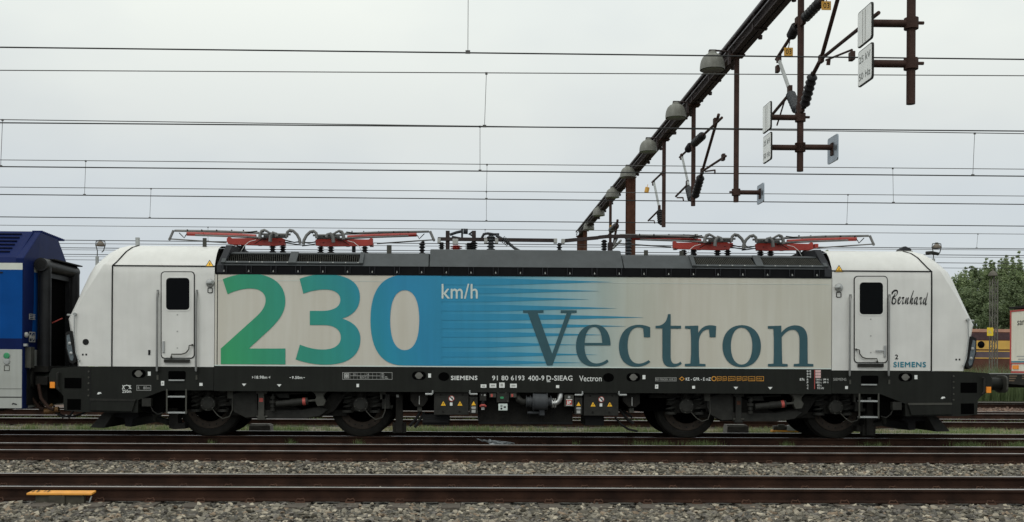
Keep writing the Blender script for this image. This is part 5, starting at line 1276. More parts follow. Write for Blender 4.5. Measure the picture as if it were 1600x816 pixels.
# roof with ribs
def taper(b):
    for k, (x, y, z) in enumerate(b.v):
        if x > xe - .5: b.v[k] = (x - max(0, y - YN - .55) * .085, y, z)
zr = P(57, 362, YN + .9).z
prof = [(YN, zf), (YN + .06, zf + .12), (YN + .88, zr), (YC, zr + .05), (2 * YC - YN - .88, zr), (2 * YC - YN - .06, zf + .12), (2 * YC - YN, zf)]
b = MB(); b.prismx(prof, xw, xe - .14); taper(b); rf = b.build('roof', M['cnavy'], COACH, bevel=.02)
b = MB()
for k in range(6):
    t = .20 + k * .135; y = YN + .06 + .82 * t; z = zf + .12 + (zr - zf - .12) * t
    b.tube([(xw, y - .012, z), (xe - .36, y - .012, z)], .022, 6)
b.build('roof_rib', mat('navy_groove_shade', (.003, .005, .02), .6, spec=.05), rf)  # very dark navy imitates the shadow in the roof grooves
# end wall
b = MB(); b.prismx([(YN + .02, za - .02), (YN + .02, zf + .10), (YN + .91, zr - .015), (2 * YC - YN - .91, zr - .015), (2 * YC - YN - .02, zf + .10), (2 * YC - YN - .02, za - .02)], xe - .16, xe); taper(b); b.build('end_wall', M['cnavy'], COACH, bevel=.02)
b = MB()
for k in range(14):
    y = YN + 1.0 + k * .115; b.box(xe - .2, xe + .012, y - .02, y + .02, zr - .01, zr + .03)
taper(b)
b.build('roof_edge_rib', M['cnavy'], rf)
# gangway with rubber rolls
gz0, gz1 = CZ(572), P(66, 417, YN + .75).z
for y in (YC - .78, YC + .78):
    b = MB(); b.tube([(xe + .14, y, gz0), (xe + .14, y, gz1)], .12, 14); b.build('gangway_roll', M['rubberroll'], COACH)
b = MB(); b.tube([(xe + .13, YC - .98, gz1 + .03), (xe + .10, YC + .90, gz1 + .03)], .135, 18); gr_ = b.build('gangway_top_roll', M['rubberroll'], COACH)
b = MB()
for y in (YC - .985,): b.cyl((xe + .13, y - .004, gz1 + .03), (xe + .13, y + .004, gz1 + .03), .095, 16)
b.build('roll_hollow', M['black'], gr_)
b = MB(); b.box(xe + .0, xe + .28, YC - .62, YC + .92, gz1 + .15, gz1 + .175); b.build('gangway_gutter', M['black'], COACH)
b = MB()
for y in (YC - .70, YC + .70): b.box(xe - .0, xe + .12, y - .1, y + .1, gz0, gz1)
b.box(xe, xe + .11, YC - .7, YC + .7, gz1 - .2, gz1); b.build('gangway_frame', M['rubberroll'], COACH)
b = MB(); b.box(xe - .002, xe + .02, YC - .62, YC + .62, gz0, gz1 - .15); b.build('gangway_door', M['void'], COACH)
b = MB(); b.box(xe - .01, xe + .34, YC - 1.1, YC + 1.1, gz0 - .12, gz0); b.build('gangway_sill', M['soot'], COACH)
# end details
b = MB(); b.box(xe - .05, xe + .11, YN + .12, YN + .3, CZ(575), CZ(542)); b.build('end_cabinet', M['gearlight'], COACH, bevel=.01)
b = MB(); b.box(xe - .02, xe + .06, YN + .03, YN + .1, CZ(541), CZ(537)); b.build('socket_cover', M['galv'], COACH)
b = MB(); b.lathe((xe, YN + .12, CZ(523)), (1, -.3, 0), [(.055, 0), (.055, .03), (.03, .05), (0, .05)], 12); b.build('tail_lamp', M['ink2'], COACH)
for v0, v1 in ((489.5, 497.5), (517.5, 534)):
    b = MB(); z0, z1 = CZ(v1), CZ(v0); y0, y1 = YN + .28, YN + .58
    if v1 < 500:
        for k in range(4): b.box(xe + .001, xe + .004, y0, y1, z0 + (z1 - z0) * k / 3 - .006, z0 + (z1 - z0) * k / 3 + .006)
        for k in range(2): b.box(xe + .001, xe + .005, y0 + k * .22, y0 + k * .22 + .03, z0, z1)
    else:
        for a, c in ((z0, z0 + .02), (z1 - .02, z1), ((z0 + z1) / 2 - .03, (z0 + z1) / 2 + .03)): b.box(xe + .001, xe + .004, y0, y1, a, c)
        for a in (y0, y1 - .025): b.box(xe + .001, xe + .005, a, a + .025, z0, z1)
        b.tube([(xe + .003, (y0 + y1) / 2 + .07 * math.cos(t), (z0 + z1) / 2 + .07 * math.sin(t)) for t in np.linspace(0, 6.28, 13)], .008, 5)
    b.build('end_notice', M['ink2'], COACH)
for nm, v, m in (('green_lamp', 556, 'grn'), ('grey_lamp', 565, 'galv')):
    b = MB(); x, z = S(10.7, v); b.lathe((x, YN, z), (0, -1, 0), [(.062, 0), (.062, .012), (.05, .022), (0, .024)], 18); b.build(nm, M[m], COACH)
b = MB(); b.ring(SL(circ(10.7, 556, 5.6)), SL(circ(10.7, 556, 4.6)), YN - .008, YN + .002); b.build('lamp_rim', M['galv'], COACH)
b = MB(); b.ring(SL([(6.5, 571), (15, 571), (15, 579.5), (6.5, 579.5)]), SL([(7.3, 571.8), (14.2, 571.8), (14.2, 578.7), (7.3, 578.7)]), YN - .006, YN + .002); b.build('flap_outline', M['gearlight'], COACH)
b = MB(); b.tube([P(19, 632, YN - .004), P(20.5, 630.5, YN - .004), P(26, 632, YN - .004)], .012, 5); b.build('scribble_mark', M['inkblack'], COACH)
# underframe, buffers, hoses
b = MB(); b.box(xw, xe - .5, YN + .25, 2 * YC - YN - .25, .52, za + .02); b.box(xe - .6, xe + .005, YC - 1.3, YC + 1.35, CZ(634), CZ(577)); b.build('underframe', M['black'], COACH)
b = MB(); b.box(xe + .1, xe + .52, YC - .35, YC + .35, .72, 1.22); b.box(xe + .1, xe + .35, YC - 1.15, YC + 1.15, 1.02, 1.2); b.box(xe + .1, xe + .25, YC - .9, YC + .9, .62, 1.02); b.build('coupling', M['soot'], COACH, bevel=.02)
for yb in (YC - .875, YC + .875):
    bz = P(1549, 601, YN).z
    b = MB(); b.lathe((xe - .35, yb, bz), (1, 0, 0), [(.14, 0), (.14, .3), (.11, .31), (.11, .36), (0, .36)], 18); bu = b.build('buffer', M['soot'], COACH)
    b = MB(); x0 = xe + .01; b.prismx([(yb + .26 * math.copysign(abs(math.cos(t)) ** .5, math.cos(t)), bz + .2 * math.copysign(abs(math.sin(t)) ** .5, math.sin(t))) for t in np.linspace(0, 2 * math.pi, 24, endpoint=False)], x0, x0 + .04); b.build('buffer_head', M['soot'], bu, bevel=.008)
b = MB()
for k, (u0, u1, y) in enumerate(((46, 68, .5), (52, 74, .8), (60, 84, .35))):
    b.tube([P(u0, 600, YN + y), P(u0 + 4, 622, YN + y), P((u0 + u1) / 2 + 4, 637, YN + y), P(u1, 640, YN + y)], .035, 8)
b.build('brake_hose', mat('rusty_hose', (.04, .022, .016), .8, var=.3), COACH)
b = MB()
b.tube([P(84, 634, YN + .5), P(88, 646, YN + .5), P(98, 652, YN + .5), P(110, 649, YN + .5), P(116, 640, YN + .5)], .022, 8)
b.tube([P(88, 636, YN + .7), P(94, 648, YN + .7), P(108, 652, YN + .7), P(128, 647, YN + .7), P(140, 640, YN + .7)], .022, 8)
b.build('loop_hose', M['black'], COACH)
b = MB(); b.cyl(P(70, 643, YN + .5), P(92, 640, YN + .5), .06, 10); b.cyl(P(76, 638, YN + .5), P(82, 632, YN + .5), .035, 8); b.build('hose_coupling', mat('brass_coupling', (.16, .085, .03), .6, .4, var=.3), COACH)
b = MB(); b.cyl(P(81, 505, YN + .9), P(97.5, 497.5, YN + .9), .012, 6); b.build('red_cord', M['redlabel'], COACH)
for xx in (xe - 3.6, xe - 6.1, xe - 15.5):                                # wheels, out of the frame
    for yy in (21.53, 2 * YC - 21.67):
        b = MB(); b.lathe((xx, yy, .46), (0, 1, 0), [(0, .02), (.40, .02), (.46, 0), (.46, .14), (0, .14)], 28); b.build('wheel', M['soot'], COACH)

# ------------------------------------------------------------------ catenary gantry over the yard
GA, GB = P(1211, 0, 18.1), P(936, 331, 42.9)
def GX(d): return GA.x + (GB.x - GA.x) * (d - 18.1) / (42.9 - 18.1)
GZB = (GA.z + GB.z) / 2
gdir = Vector((GB.x - GA.x, GB.y - GA.y, 0)).normalized(); gn = Vector((gdir.y, -gdir.x, 0))
GANTRY = thing('catenary_gantry', 'rusty steel beam spanning the yard on masts, above the locomotive', 'catenary gantry', (GX(33.9), 33.9, 0))
def gp(d, off, dz): p = Vector((GX(d), d, GZB + dz)); return p + gn * off
def gbar(b, d0, d1, o0, o1, z0, z1):
    vs = [gp(d0, o0, z0), gp(d0, o1, z0), gp(d1, o1, z0), gp(d1, o0, z0), gp(d0, o0, z1), gp(d0, o1, z1), gp(d1, o1, z1), gp(d1, o0, z1)]
    b.add(vs, [(0, 3, 2, 1), (4, 5, 6, 7), (0, 1, 5, 4), (1, 2, 6, 5), (2, 3, 7, 6), (3, 0, 4, 7)])
D0, D1 = -6.0, 50.6
b = MB()
gbar(b, D0, D1, .015, .12, -.155, -.125); gbar(b, D0, D1, .015, .12, .125, .155); gbar(b, D0, D1, .015, .03, -.125, .125)
gbar(b, D0, D1, -.12, -.015, -.155, -.125); gbar(b, D0, D1, -.12, -.015, .125, .155); gbar(b, D0, D1, -.03, -.015, -.125, .125)
b.build('beam', M['beam'], GANTRY)
d = D0 + .5
while d < D1:
    b = MB(); gbar(b, d, d + .09, -.13, .13, -.175, -.155); gbar(b, d, d + .09, -.14, -.12, -.17, .17); d += 1.75
    b.build('batten_plate', M['beam'], GANTRY)
b = MB(); b.tube([gp(D0, -.17, .09), gp(D1, -.17, .09)], .028, 8); b.tube([gp(D0, -.16, -.03), gp(D1, -.16, -.03)], .014, 6); b.build('conduit_pipe', mat('grey_conduit', (.24, .225, .24), .6, var=.2), GANTRY)
d = D0 + 1
while d < D1:
    b = MB(); p = gp(d, .16, -.12); b.lathe(p - Vector((0, 0, .05)), (0, 0, 1), [(0, 0), (.04, .0), (.045, .07), (.02, .08), (.02, .12), (0, .12)], 8)
    p = gp(d, .0, -.12); b.tube([gp(d, .1, -.14), gp(d, .17, -.1)], .018, 6); b.tube([gp(d, -.15, -.13), gp(d, -.19, -.17)], .02, 6); d += 2.05
    b.build('beam_clamp', M['beam'], GANTRY)
def mast(d, w, nm='mast'):
    b = MB(); x = GX(d); z1 = GZB - .16
    b.box(x - w / 2, x + w / 2, d - .02, d - .005, GZ - .3, z1); b.box(x - w / 2, x + w / 2, d + .245, d + .26, GZ - .3, z1); b.box(x - .008, x + .008, d - .005, d + .245, GZ - .3, z1)
    b.box(x - w / 2 - .03, x + w / 2 + .03, d - .04, d + .28, z1, z1 + .02)
    b.box(x - .3, x + .3, d - .25, d + .5, GZ - .3, GZ + .15)
    return b.build(nm, M['rust'], GANTRY)
mast(34.3, .29); mast(50.2, .26); mast(48.0, .17); mast(-5.7, .30)

# dropper posts hanging from the beam, each with its brackets
def post(label, d, vbot, u):
    zb_ = P(u, vbot, d).z; xx = P(u, vbot, d).x
    t = thing('drop_post', label, 'drop post', (xx, d, GZB), 'drop posts hanging from the gantry beam')
    b = MB(); b.cyl((xx, d, zb_), (xx, d, GZB - .15), .052, 14); b.box(xx - .14, xx + .14, d - .12, d + .12, GZB - .185, GZB - .157); b.build('tube', M['tube'], t)
    return t, xx
def arm(t, xx, d, u, v, r=.045):
    p = P(u, v, d); b = MB(); s = 1 if p.x > xx else -1
    b.cyl((xx, d, p.z), (p.x, d, p.z), r, 12); b.lathe((xx, d, p.z - .065), (0, 0, 1), [(0, 0), (.085, 0), (.085, .13), (0, .13)], 14)
    b.cyl((xx - s * .06, d - .03, p.z), (xx - s * .14, d - .03, p.z), .02, 6)
    b.build('side_arm', M['tube'], t); return p
def XL3(xx, *pts): return [PX(u, v, xx) for u, v in pts]
def rod(t, xx, pts, r, m, nm):
    b = MB(); b.tube(XL3(xx, *pts), r, 8); return b.build(nm, m, t)
def ins(t, xx, a, c, r=.07, m='insul'):
    p, q = XL3(xx, a, c); L_ = (q - p).length; pr = [(r * .45, -.04), (r * .5, 0)]
    k = 6
    for i in range(k): pr += [(r * .8, L_ * (i + .1) / k), (r, L_ * (i + .45) / k), (r * .8, L_ * (i + .8) / k)]
    pr += [(r * .5, L_), (r * .45, L_ + .04), (0, L_ + .04)]
    b = MB(); b.lathe(p, q - p, pr, 12); return b.build('insulator', M[m], t)
def clampat(t, xx, pts, r=.035):
    for u, v in pts: b = MB(); p = PX(u, v, xx); b.box(p.x - .03, p.x + .03, p.y - r, p.y + r, p.z - r, p.z + r); b.build('clamp', M['tube'], t, bevel=.008)
def numplate(t, xx, u, v, w, h):
    p = PX(u, v, xx); s = p.y / F
    b = MB(); b.box(p.x - w * s / 2, p.x + w * s / 2, p.y - .006, p.y + .006, p.z - h * s / 2, p.z + h * s / 2)
    o = b.build('number_plate', M['yplate'], t, bevel=.004)
    vs, fs, _ = text_mesh('03', 0); b = MB()
    b.add([(p.x + (q - .5) * w * s * .62, p.y - .008, p.z + (r - .5) * h * s * .6) for q, r in vs], fs); b.build('plate_number', M['inkblack'], o)
    b = MB(); b.tube([(p.x, p.y, p.z + h * s / 2), (p.x + .02, p.y, p.z + h * s / 2 + .1)], .008, 5); b.build('plate_hook', M['tube'], o)
d5, d4, d1, d2, d3, d6 = 12.5, 16.7, 20.7, 24.7, 28.5, 38.8
P5, x5 = post('rusty post with two arms, each ending in a white sign, and no insulators', d5, 163, 1423)
P4, x4 = post('rusty post carrying two black insulators and four arms for signs', d4, 268, 1250)
P1, x1 = post('plain rusty post with one right arm low down and no insulators', d1, 316, 1150)
P2, x2 = post('post with spread black insulators between the plain post and the mast', d2, 322, 1083)
P3, x3 = post('thin post with a single bracket to its left, beside the brown mast', d3, 355, 1037)
P6, x6 = post('smallest far post, crossing just above the locomotive roof', d6, 386, 953.5)
# near brackets of the second post
ins(P4, x4, (1257, 165), (1270, 117), .085); rod(P4, x4, [(1270, 117), (1283, 92), (1312, -12)], .032, M['tube'], 'diagonal_tube')
ins(P4, x4, (1258, 28), (1281, 4), .085); rod(P4, x4, [(1281, 4), (1312, -25)], .028, M['tube'], 'top_tube')
rod(P4, x4, [(1281, 94), (1373, 20)], .026, M['tube'], 'registration_tube'); rod(P4, x4, [(1291, 94), (1331, 78)], .016, M['tube'], 'steady_arm'); rod(P4, x4, [(1331, 78), (1331, 88)], .016, M['tube'], 'steady_arm')
rod(P4, x4, [(1295, 93), (1294, 102)], .03, M['tube'], 'clamp')
ins(P4, x4, (1244, 41), (1236, 57), .085); rod(P4, x4, [(1236, 57), (1213, 93)], .028, M['tube'], 'top_tube'); rod(P4, x4, [(1217, 93), (1234, 142)], .030, M['galv'], 'strut'); ins(P4, x4, (1235, 147), (1246, 173), .085, 'insulgrey')
rod(P4, x4, [(1231, 150), (1206, 180)], .026, M['tube'], 'registration_tube'); rod(P4, x4, [(1227, 154), (1214, 196)], .014, M['tube'], 'steady_arm')
clampat(P4, x4, [(1283, 92), (1217, 92), (1215, 108), (1234, 140), (1331, 88), (1255, 33), (1246, 33), (1253, 170), (1247, 170)], .06)
numplate(P4, x4, 1291, 9, 15, 14); numplate(P4, x4, 1232, 81, 14, 13)
# brackets of the fourth post
ins(P2, x2, (1085, 224), (1098, 212), .10); rod(P2, x2, [(1098, 212), (1128, 184)], .028, M['tube'], 'top_tube'); ins(P2, x2, (1086, 307), (1095, 276), .10); rod(P2, x2, [(1095, 276), (1123, 179)], .034, M['tube'], 'diagonal_tube')
rod(P2, x2, [(1097, 268), (1134, 244)], .026, M['tube'], 'registration_tube'); rod(P2, x2, [(1102, 268), (1117, 266), (1117, 272)], .018, M['tube'], 'steady_arm')
ins(P2, x2, (1079, 228), (1075, 234), .09); rod(P2, x2, [(1075, 234), (1062, 246)], .026, M['tube'], 'top_tube'); rod(P2, x2, [(1066, 246), (1076, 290)], .03, M['galv'], 'strut'); ins(P2, x2, (1076, 294), (1080, 312), .09, 'insulgrey')
rod(P2, x2, [(1074, 289), (1056, 307)], .026, M['tube'], 'registration_tube'); rod(P2, x2, [(1058, 309), (1067, 309), (1068, 314)], .018, M['tube'], 'steady_arm')
clampat(P2, x2, [(1065, 245), (1117, 190), (1097, 268), (1082, 225), (1083, 311), (1074, 287), (1130, 246)], .07)
# bracket of the fifth post
rod(P3, x3, [(1035, 270), (1019, 285)], .028, M['tube'], 'top_tube'); rod(P3, x3, [(1022, 286), (1030, 325)], .034, M['galv'], 'strut'); ins(P3, x3, (1031, 330), (1033, 349), .10)
rod(P3, x3, [(1030, 328), (1013, 345)], .026, M['tube'], 'registration_tube'); rod(P3, x3, [(1016, 345), (1022, 345), (1023, 349)], .016, M['tube'], 'steady_arm'); clampat(P3, x3, [(1021, 286), (1030, 325), (1036, 271), (1036, 350)], .07)
b = MB(); b.tube([(x3 - .46, d3, P(1008, 301, d3).z + .14), (x3 - .44, d3, P(1006, 294, d3).z + .1)], .008, 5); b.cyl((x3 - .48, d3, P(1008, 301, d3).z), (x3 - .45, d3, P(1008, 301, d3).z + .14), .06, 8); b.build('hanging_weight', M['yplate'], P3)
# bracket of the far post
ins(P6, x6, (955, 360), (963, 353), .12); rod(P6, x6, [(947, 371), (966, 352)], .03, M['tube'], 'top_tube'); rod(P6, x6, [(958, 388), (965, 344)], .045, M['tube'], 'diagonal_tube'); rod(P6, x6, [(958, 388), (970, 376)], .04, M['galv'], 'registration_tube')
numplate(P6, x6, 955.5, 356, 6, 7)
# side arms and signs
for t, xx, d, u, v in ((P5, x5, d5, 1362, 36.5), (P5, x5, d5, 1362, 99.5), (P4, x4, d4, 1205, 183.5), (P4, x4, d4, 1205, 230.5), (P4, x4, d4, 1299, 230.5), (P1, x1, d1, 1186, 301)): arm(t, xx, d, u, v)
def sign(label, u, v, d, kind, hpx, w=.45, group=None):
    p = P(u, v, d); hh = hpx * d / F / 2
    t = thing('voltage_sign', label, 'sign', (p.x, d, p.z), 'signs on the drop posts')
    b = MB(); yz = []
    for cy, cz, a0 in ((w / 2 - .04, hh - .04, 0), (-w / 2 + .04, hh - .04, 90), (-w / 2 + .04, -hh + .04, 180), (w / 2 - .04, -hh + .04, 270)):
        for k in range(5): a = math.radians(a0 + 22.5 * k); yz.append((d + cy + .04 * math.cos(a), p.z + cz + .04 * math.sin(a)))
    b.prismx(yz, p.x - .012, p.x + .012)
    if kind == 'back':
        b.build('plate', M['signback'], t, bevel=.004)
    else:
        o = b.build('plate', M['gear'], t, bevel=.004)
        b = MB(); b.prismx([(d + (y - d) * .94, p.z + (z - p.z) * .94) for y, z in yz], p.x - .015, p.x - .011); b.build('white_face', M['signw'], t)
        b = MB()
        if kind == 'bar':
            for yo in (-.03, .05): b.box(p.x - .018, p.x - .013, d + yo - .008, d + yo + .008, p.z - hh * .88, p.z + hh * .88)
        else:
            for s, zc in (('25 kV', .45), ('50 Hz', -.5)):
                vs, fs, _ = text_mesh(s, 0)
                b.add([(p.x - .018, d + w * .40 - w * .80 * q, p.z + hh * zc + (r - .5) * hh * .38) for q, r in vs], fs)
        b.build('sign_print', M['ink2'] if kind == 'bar' else mat('grey_sign_print', (.20, .21, .20), .6), t)
    b = MB(); b.box(p.x + (.012 if kind != 'back' else -.03), p.x + (.03 if kind != 'back' else -.012), d - .05, d + .05, p.z - .1, p.z + .1); b.build('bracket', M['tube'], t)
    return t
sign('white sign with a vertical bar, upper one on the post without insulators', 1352.5, 40, d5, 'bar', 57)
sign('white 25 kV 50 Hz sign, lower one on the post without insulators', 1353, 102, d5, 'text', 57)
sign('white sign with a vertical bar, upper left one on the insulator post', 1199, 184, d4, 'bar', 43)
sign('white 25 kV 50 Hz sign, lower left one on the insulator post', 1199.5, 231.5, d4, 'text', 43)
sign('bare grey sign back right of the insulator post, facing away', 1301.5, 233.5, d4, 'back', 41)
sign('small bare grey sign back on the plain post low above the locomotive', 1188.5, 303, d1, 'back', 30)
# lamps along the beam
def lamp(label, u, v, d):
    p = P(u, v, d); s = d / F
    t = thing('yard_lamp', label, 'lamp', tuple(p), 'lamps along the gantry beam')
    r = .245
    b = MB(); b.lathe(p - Vector((0, 0, .16)), (0, 0, 1), [(r * .95, .005), (r, 0), (r, .05), (r * .97, .12), (r * .90, .19), (r * .78, .25), (r * .60, .295), (r * .38, .32), (.09, .33), (.07, .37), (0, .37)], 28); b.build('shade', M['shade'], t)
    b = MB(); b.lathe(p - Vector((0, 0, .165)), (0, 0, 1), [(r * .9, .0), (r * .5, .008), (0, .01)], 24); b.build('glass_cover', mat('lamp_glass', (.10, .10, .095), .3), t)
    g = gp(d, -.12, .10)
    b = MB(); b.tube([p + Vector((0, 0, .225)), p + Vector((.12, 0, .225)), Vector((g.x + .05, d, p.z + .20))], .02, 8); b.box(g.x - .05, g.x - .01, d - .06, d + .06, p.z - .05, p.z + .22); b.box(p.x - .07, p.x + .07, d - .05, d + .05, p.z + .20, p.z + .235); b.build('bracket', M['beam'], t)
    return t
for lab, u, v, d in (('largest grey dome lamp on the beam, level with the plain post', 1113, 97, 20.7), ('second grey dome lamp down the beam, left of the spread insulators', 1056, 174, 24.7), ('third grey dome lamp, midway down the sloping beam', 1013, 228.5, 28.7),
                     ('fourth grey dome lamp, just above the top of the brown mast', 981, 269.5, 33), ('fifth grey dome lamp, left of the brown mast', 957, 302, 37), ('sixth grey dome lamp, second from the far end', 935.5, 331, 41.8), ('smallest grey dome lamp at the far end of the beam', 920, 353.5, 46.5)):
    lamp(lab, u, v, d)

# ------------------------------------------------------------------ overhead lines
def wire_pts(v0, v1, d, k=2.2):
    a, c = P(0, v0, d), P(1600, v1, d); m = (a + c) / 2; h = (c - a) / 2
    return m - h * k, m + h * k
def at(v0, v1, d, u): return P(u, v0 + (v1 - v0) * u / 1600, d)
def line(label, cw, mw, dropu, dc, dm, r=.0085):
    p, q = wire_pts(*cw, dc)
    t = thing('overhead_line', label, 'overhead line', tuple((p + q) / 2), 'overhead lines above the tracks')
    b = MB(); b.tube([p, q], r, 6); b.build('contact_wire', M['wire'], t)
    if mw:
        p, q = wire_pts(*mw, dm); b = MB(); b.tube([p, q], r * .75, 6); b.build('messenger_wire', M['wiregrey'], t)
        for u, u2 in dropu:
            a, c = at(*mw, dm, u), at(*cw, dc, u2); b = MB(); b.tube([a, c], r * .45, 5)
            b.box(c.x - .03, c.x + .03, c.y - .012, c.y + .012, c.z - .01, c.z + .03); b.box(a.x - .02, a.x + .02, a.y - .01, a.y + .01, a.z - .03, a.z + .01); b.build('dropper', M['wiregrey'], t)
    return t
line('topmost overhead line, a single thick wire over the front track', (74, 93), (-95, -76), ((732, 731),), 13.4, 13.4, .009)
line('second overhead line, its contact wire paired with a thin one', (192, 205), (110, 118.5), ((760, 757),), 17.7, 17.7, .0105)
line('overhead line directly above the locomotive, crossing the insulator post low down', (260.5, 275.5), (187, 209), ((4, 1), (750, 750), (1523, 1520)), 21.6, 21.6, .012)
line('fourth overhead line from the top, over the verge behind the locomotive', (304, 319.5), (250, 264.5), ((134, 132), (761, 760), (1395, 1396)), 25.2, 25.2, .0115)
line('overhead line fifth from the top, just above the pantographs', (339, 353.5), (292.5, 306.5), ((236, 234), (760, 760), (1325, 1323)), 29.5, 29.5, .0125)
line('overhead line sixth from the top, passing among the pantographs', (374.5, 389), (352, 366), ((325, 325), (758, 758), (1528, 1526)), 36, 36, .0125)
line('overhead line behind the pantographs, level with the cab roofs', (386.5, 399.5), (380, 391), (), 41.5, 41.5, .014)
line('lower far overhead line, close above the locomotive roof', (396.5, 412), (389.5, 403), (), 47, 47, .014)
line('farthest low overhead line against the trees', (405, 420), (400, 412), (), 56, 56, .013)

# far lamps whose masts stand behind the locomotive
def mast_lamp(label, u, v, d):
    p = P(u, v, d)
    t = thing('mast_lamp', label, 'lamp mast', (p.x + .25, d, GZ), 'lamps on slim masts behind the locomotive')
    b = MB(); b.lathe(p - Vector((0, 0, .10)), (0, 0, 1), [(.15, 0), (.16, .02), (.15, .1), (.10, .17), (.03, .2), (0, .2)], 16); b.build('shade', mat('brown_shade', (.16, .13, .10), .6, var=.2), t)
    b = MB(); b.tube([p + Vector((-.02, 0, .12)), p + Vector((-.17, 0, .10)), p + Vector((-.19, 0, -.05)), p + Vector((-.12, 0, -.28)), p + Vector((-.13, 0, -.55))], .02, 6)
    b.tube([p + Vector((.02, 0, .12)), p + Vector((.17, 0, .10)), p + Vector((.19, 0, -.05)), p + Vector((.12, 0, -.28)), p + Vector((.05, 0, -.34))], .02, 6)
    b.box(p.x - .05, p.x + .05, d - .04, d + .04, p.z + .1, p.z + .15); b.build('hoop_bracket', M['gearlight'], t)
    b = MB(); b.cyl((p.x - .13, d, GZ - .3), (p.x - .13, d, p.z - .5), .07, 8); b.build('mast', M['galv'], t)
mast_lamp('small hooped lamp in the gap between coach and locomotive', 157, 381, 42)
mast_lamp('small hooped lamp just over the right cab of the locomotive', 1463.5, 385, 42)

# ------------------------------------------------------------------ background on the right
# flat wagon with a trailer
yw = 42.0; W0 = P(1445, 590, yw - 1.3).x
WAG = thing('flat_wagon', 'dark container flat wagon standing behind the right end of the locomotive', 'flat wagon', (W0 + 9, yw, 0))
zdk = P(1560, 584.5, yw - 1.4).z
b = MB(); b.prism([(W0, zdk), (W0 + 18, zdk), (W0 + 18, zdk - .5), (W0 + 4.6, zdk - .5), (W0 + 2.6, zdk - .32), (W0, zdk - .32)], yw - 1.4, yw - 1.25); b.prism([(W0, zdk), (W0 + 18, zdk), (W0 + 18, zdk - .5), (W0 + 4.6, zdk - .5), (W0 + 2.6, zdk - .32), (W0, zdk - .32)], yw + 1.25, yw + 1.4)
b.box(W0, W0 + .2, yw - 1.25, yw + 1.25, zdk - .5, zdk - .01); b.box(W0 + .2, W0 + 18, yw - .3, yw + .3, zdk - .55, zdk - .06); b.build('frame', M['gear'], WAG)
b = MB(); b.box(W0, W0 + 18, yw - 1.42, yw - 1.38, zdk, zdk + .03); b.box(W0 + .2, W0 + 18, yw - 1.25, yw + 1.25, zdk - .06, zdk - .03); b.build('deck_edge', M['galv'], WAG)
b = MB()
for u0, u1, k in ((1577, 1589, 3), (1597, 1603, 2)):
    for i in range(k): b.box(P(u0, 600, yw - 1.41).x, P(u1 - i * 2, 600, yw - 1.41).x, yw - 1.41, yw - 1.39, zdk - .10 - i * .09, zdk - .06 - i * .09)
b.build('frame_lettering', mat('brown_lettering', (.16, .11, .07), .7), WAG)
b = MB()
for x in (W0 + 7.0, W0 + 15.8):
    b = MB(); b.box(x - 1.5, x + 1.5, yw - 1.1, yw - .95, .4, .62); b.box(x - 1.5, x + 1.5, yw + .95, yw + 1.1, .4, .62); b.box(x - .2, x + .2, yw - .95, yw + .95, .42, .6); bo = b.build('bogie', M['soot'], WAG)
    for dx in (-.9, .9):
        for y in (yw - .82, yw + .68): b = MB(); b.lathe((x + dx, y, .46), (0, 1, 0), [(0, .02), (.38, .02), (.46, 0), (.46, .14), (0, .14)], 24); b.build('wheel', M['soot'], bo)
b = MB()
for s in (-.875, .875): b.lathe((W0, yw + s, 1.02), (-1, 0, 0), [(.12, 0), (.12, .35), (.22, .36), (.22, .42), (0, .42)], 14)
b.build('buffer', M['soot'], WAG)
T0 = P(1579, 530, yw + 1.28).x
def TZ(v): return PX(1590, v, T0).z
def TY(u): return PX(u, 540, T0).y
zt0 = TZ(581.5); zt1 = TZ(485)
TR = thing('semi_trailer', 'cream lorry trailer with red edges loaded on the flat wagon', 'trailer', (T0 + 6.5, yw, zt0))
b = MB(); b.box(T0, T0 + 13.4, yw - 1.28, yw + 1.28, TZ(567), zt1); bd = b.build('box_body', M['trailer'], TR)
b = MB(); b.box(T0 - .02, T0 + .06, yw + 1.22, yw + 1.30, zt0 + .1, zt1 + .02); b.box(T0 - .02, T0 + .06, yw - 1.30, yw - 1.22, zt0 + .1, zt1 + .02); b.box(T0 - .02, T0 + .06, yw - 1.22, yw + 1.22, zt1 - .05, zt1 + .02); b.build('red_edge', M['trim_red'], TR)
b = MB(); b.box(T0 - .05, T0 + 13.45, yw - 1.32, yw + 1.32, zt1 + .07, zt1 + .17); b.build('roof_edge', M['soot'], TR)
b = MB(); b.box(T0 + .01, T0 + .3, yw - 1.2, yw + 1.2, TZ(580), TZ(567)); b.build('rear_bumper', M['trailer'], TR)
b = MB(); b.box(T0 - .03, T0 + .01, TY(1591.5), TY(1583), TZ(577), TZ(571)); b.build('tail_light', M['orange'], TR)
b = MB(); b.box(T0 - .02, T0 + .01, yw - 1.2, yw + 1.2, TZ(583), TZ(580.2)); b.box(T0 - .02, T0 + .01, yw - 1.2, yw + 1.2, TZ(568.8), TZ(567.4)); b.build('red_rail', M['trim_red'], TR)
b = MB(); b.box(T0 - .006, T0 + .01, yw - 1.2, yw + 1.2, TZ(566.6), TZ(564.4)); b.build('teal_line', M['pet'], TR)
b = MB()
tv, tf, _ = text_mesh('sam', 0); y0, y1 = TY(1589.5), TY(1604); z0, z1 = TZ(508.5), TZ(501.5)
b.add([(T0 - .008, y0 + (y1 - y0) * q, z0 + (z1 - z0) * r) for q, r in tv], tf)
b.build('trailer_lettering', M['inkblack'], TR)
b = MB()
for v, u0 in ((557, 1589), (561.5, 1591)): b.box(T0 - .006, T0 + .002, TY(1601), TY(u0), TZ(v + .8), TZ(v - .8))
b.build('small_lettering', M['ink2'], TR)
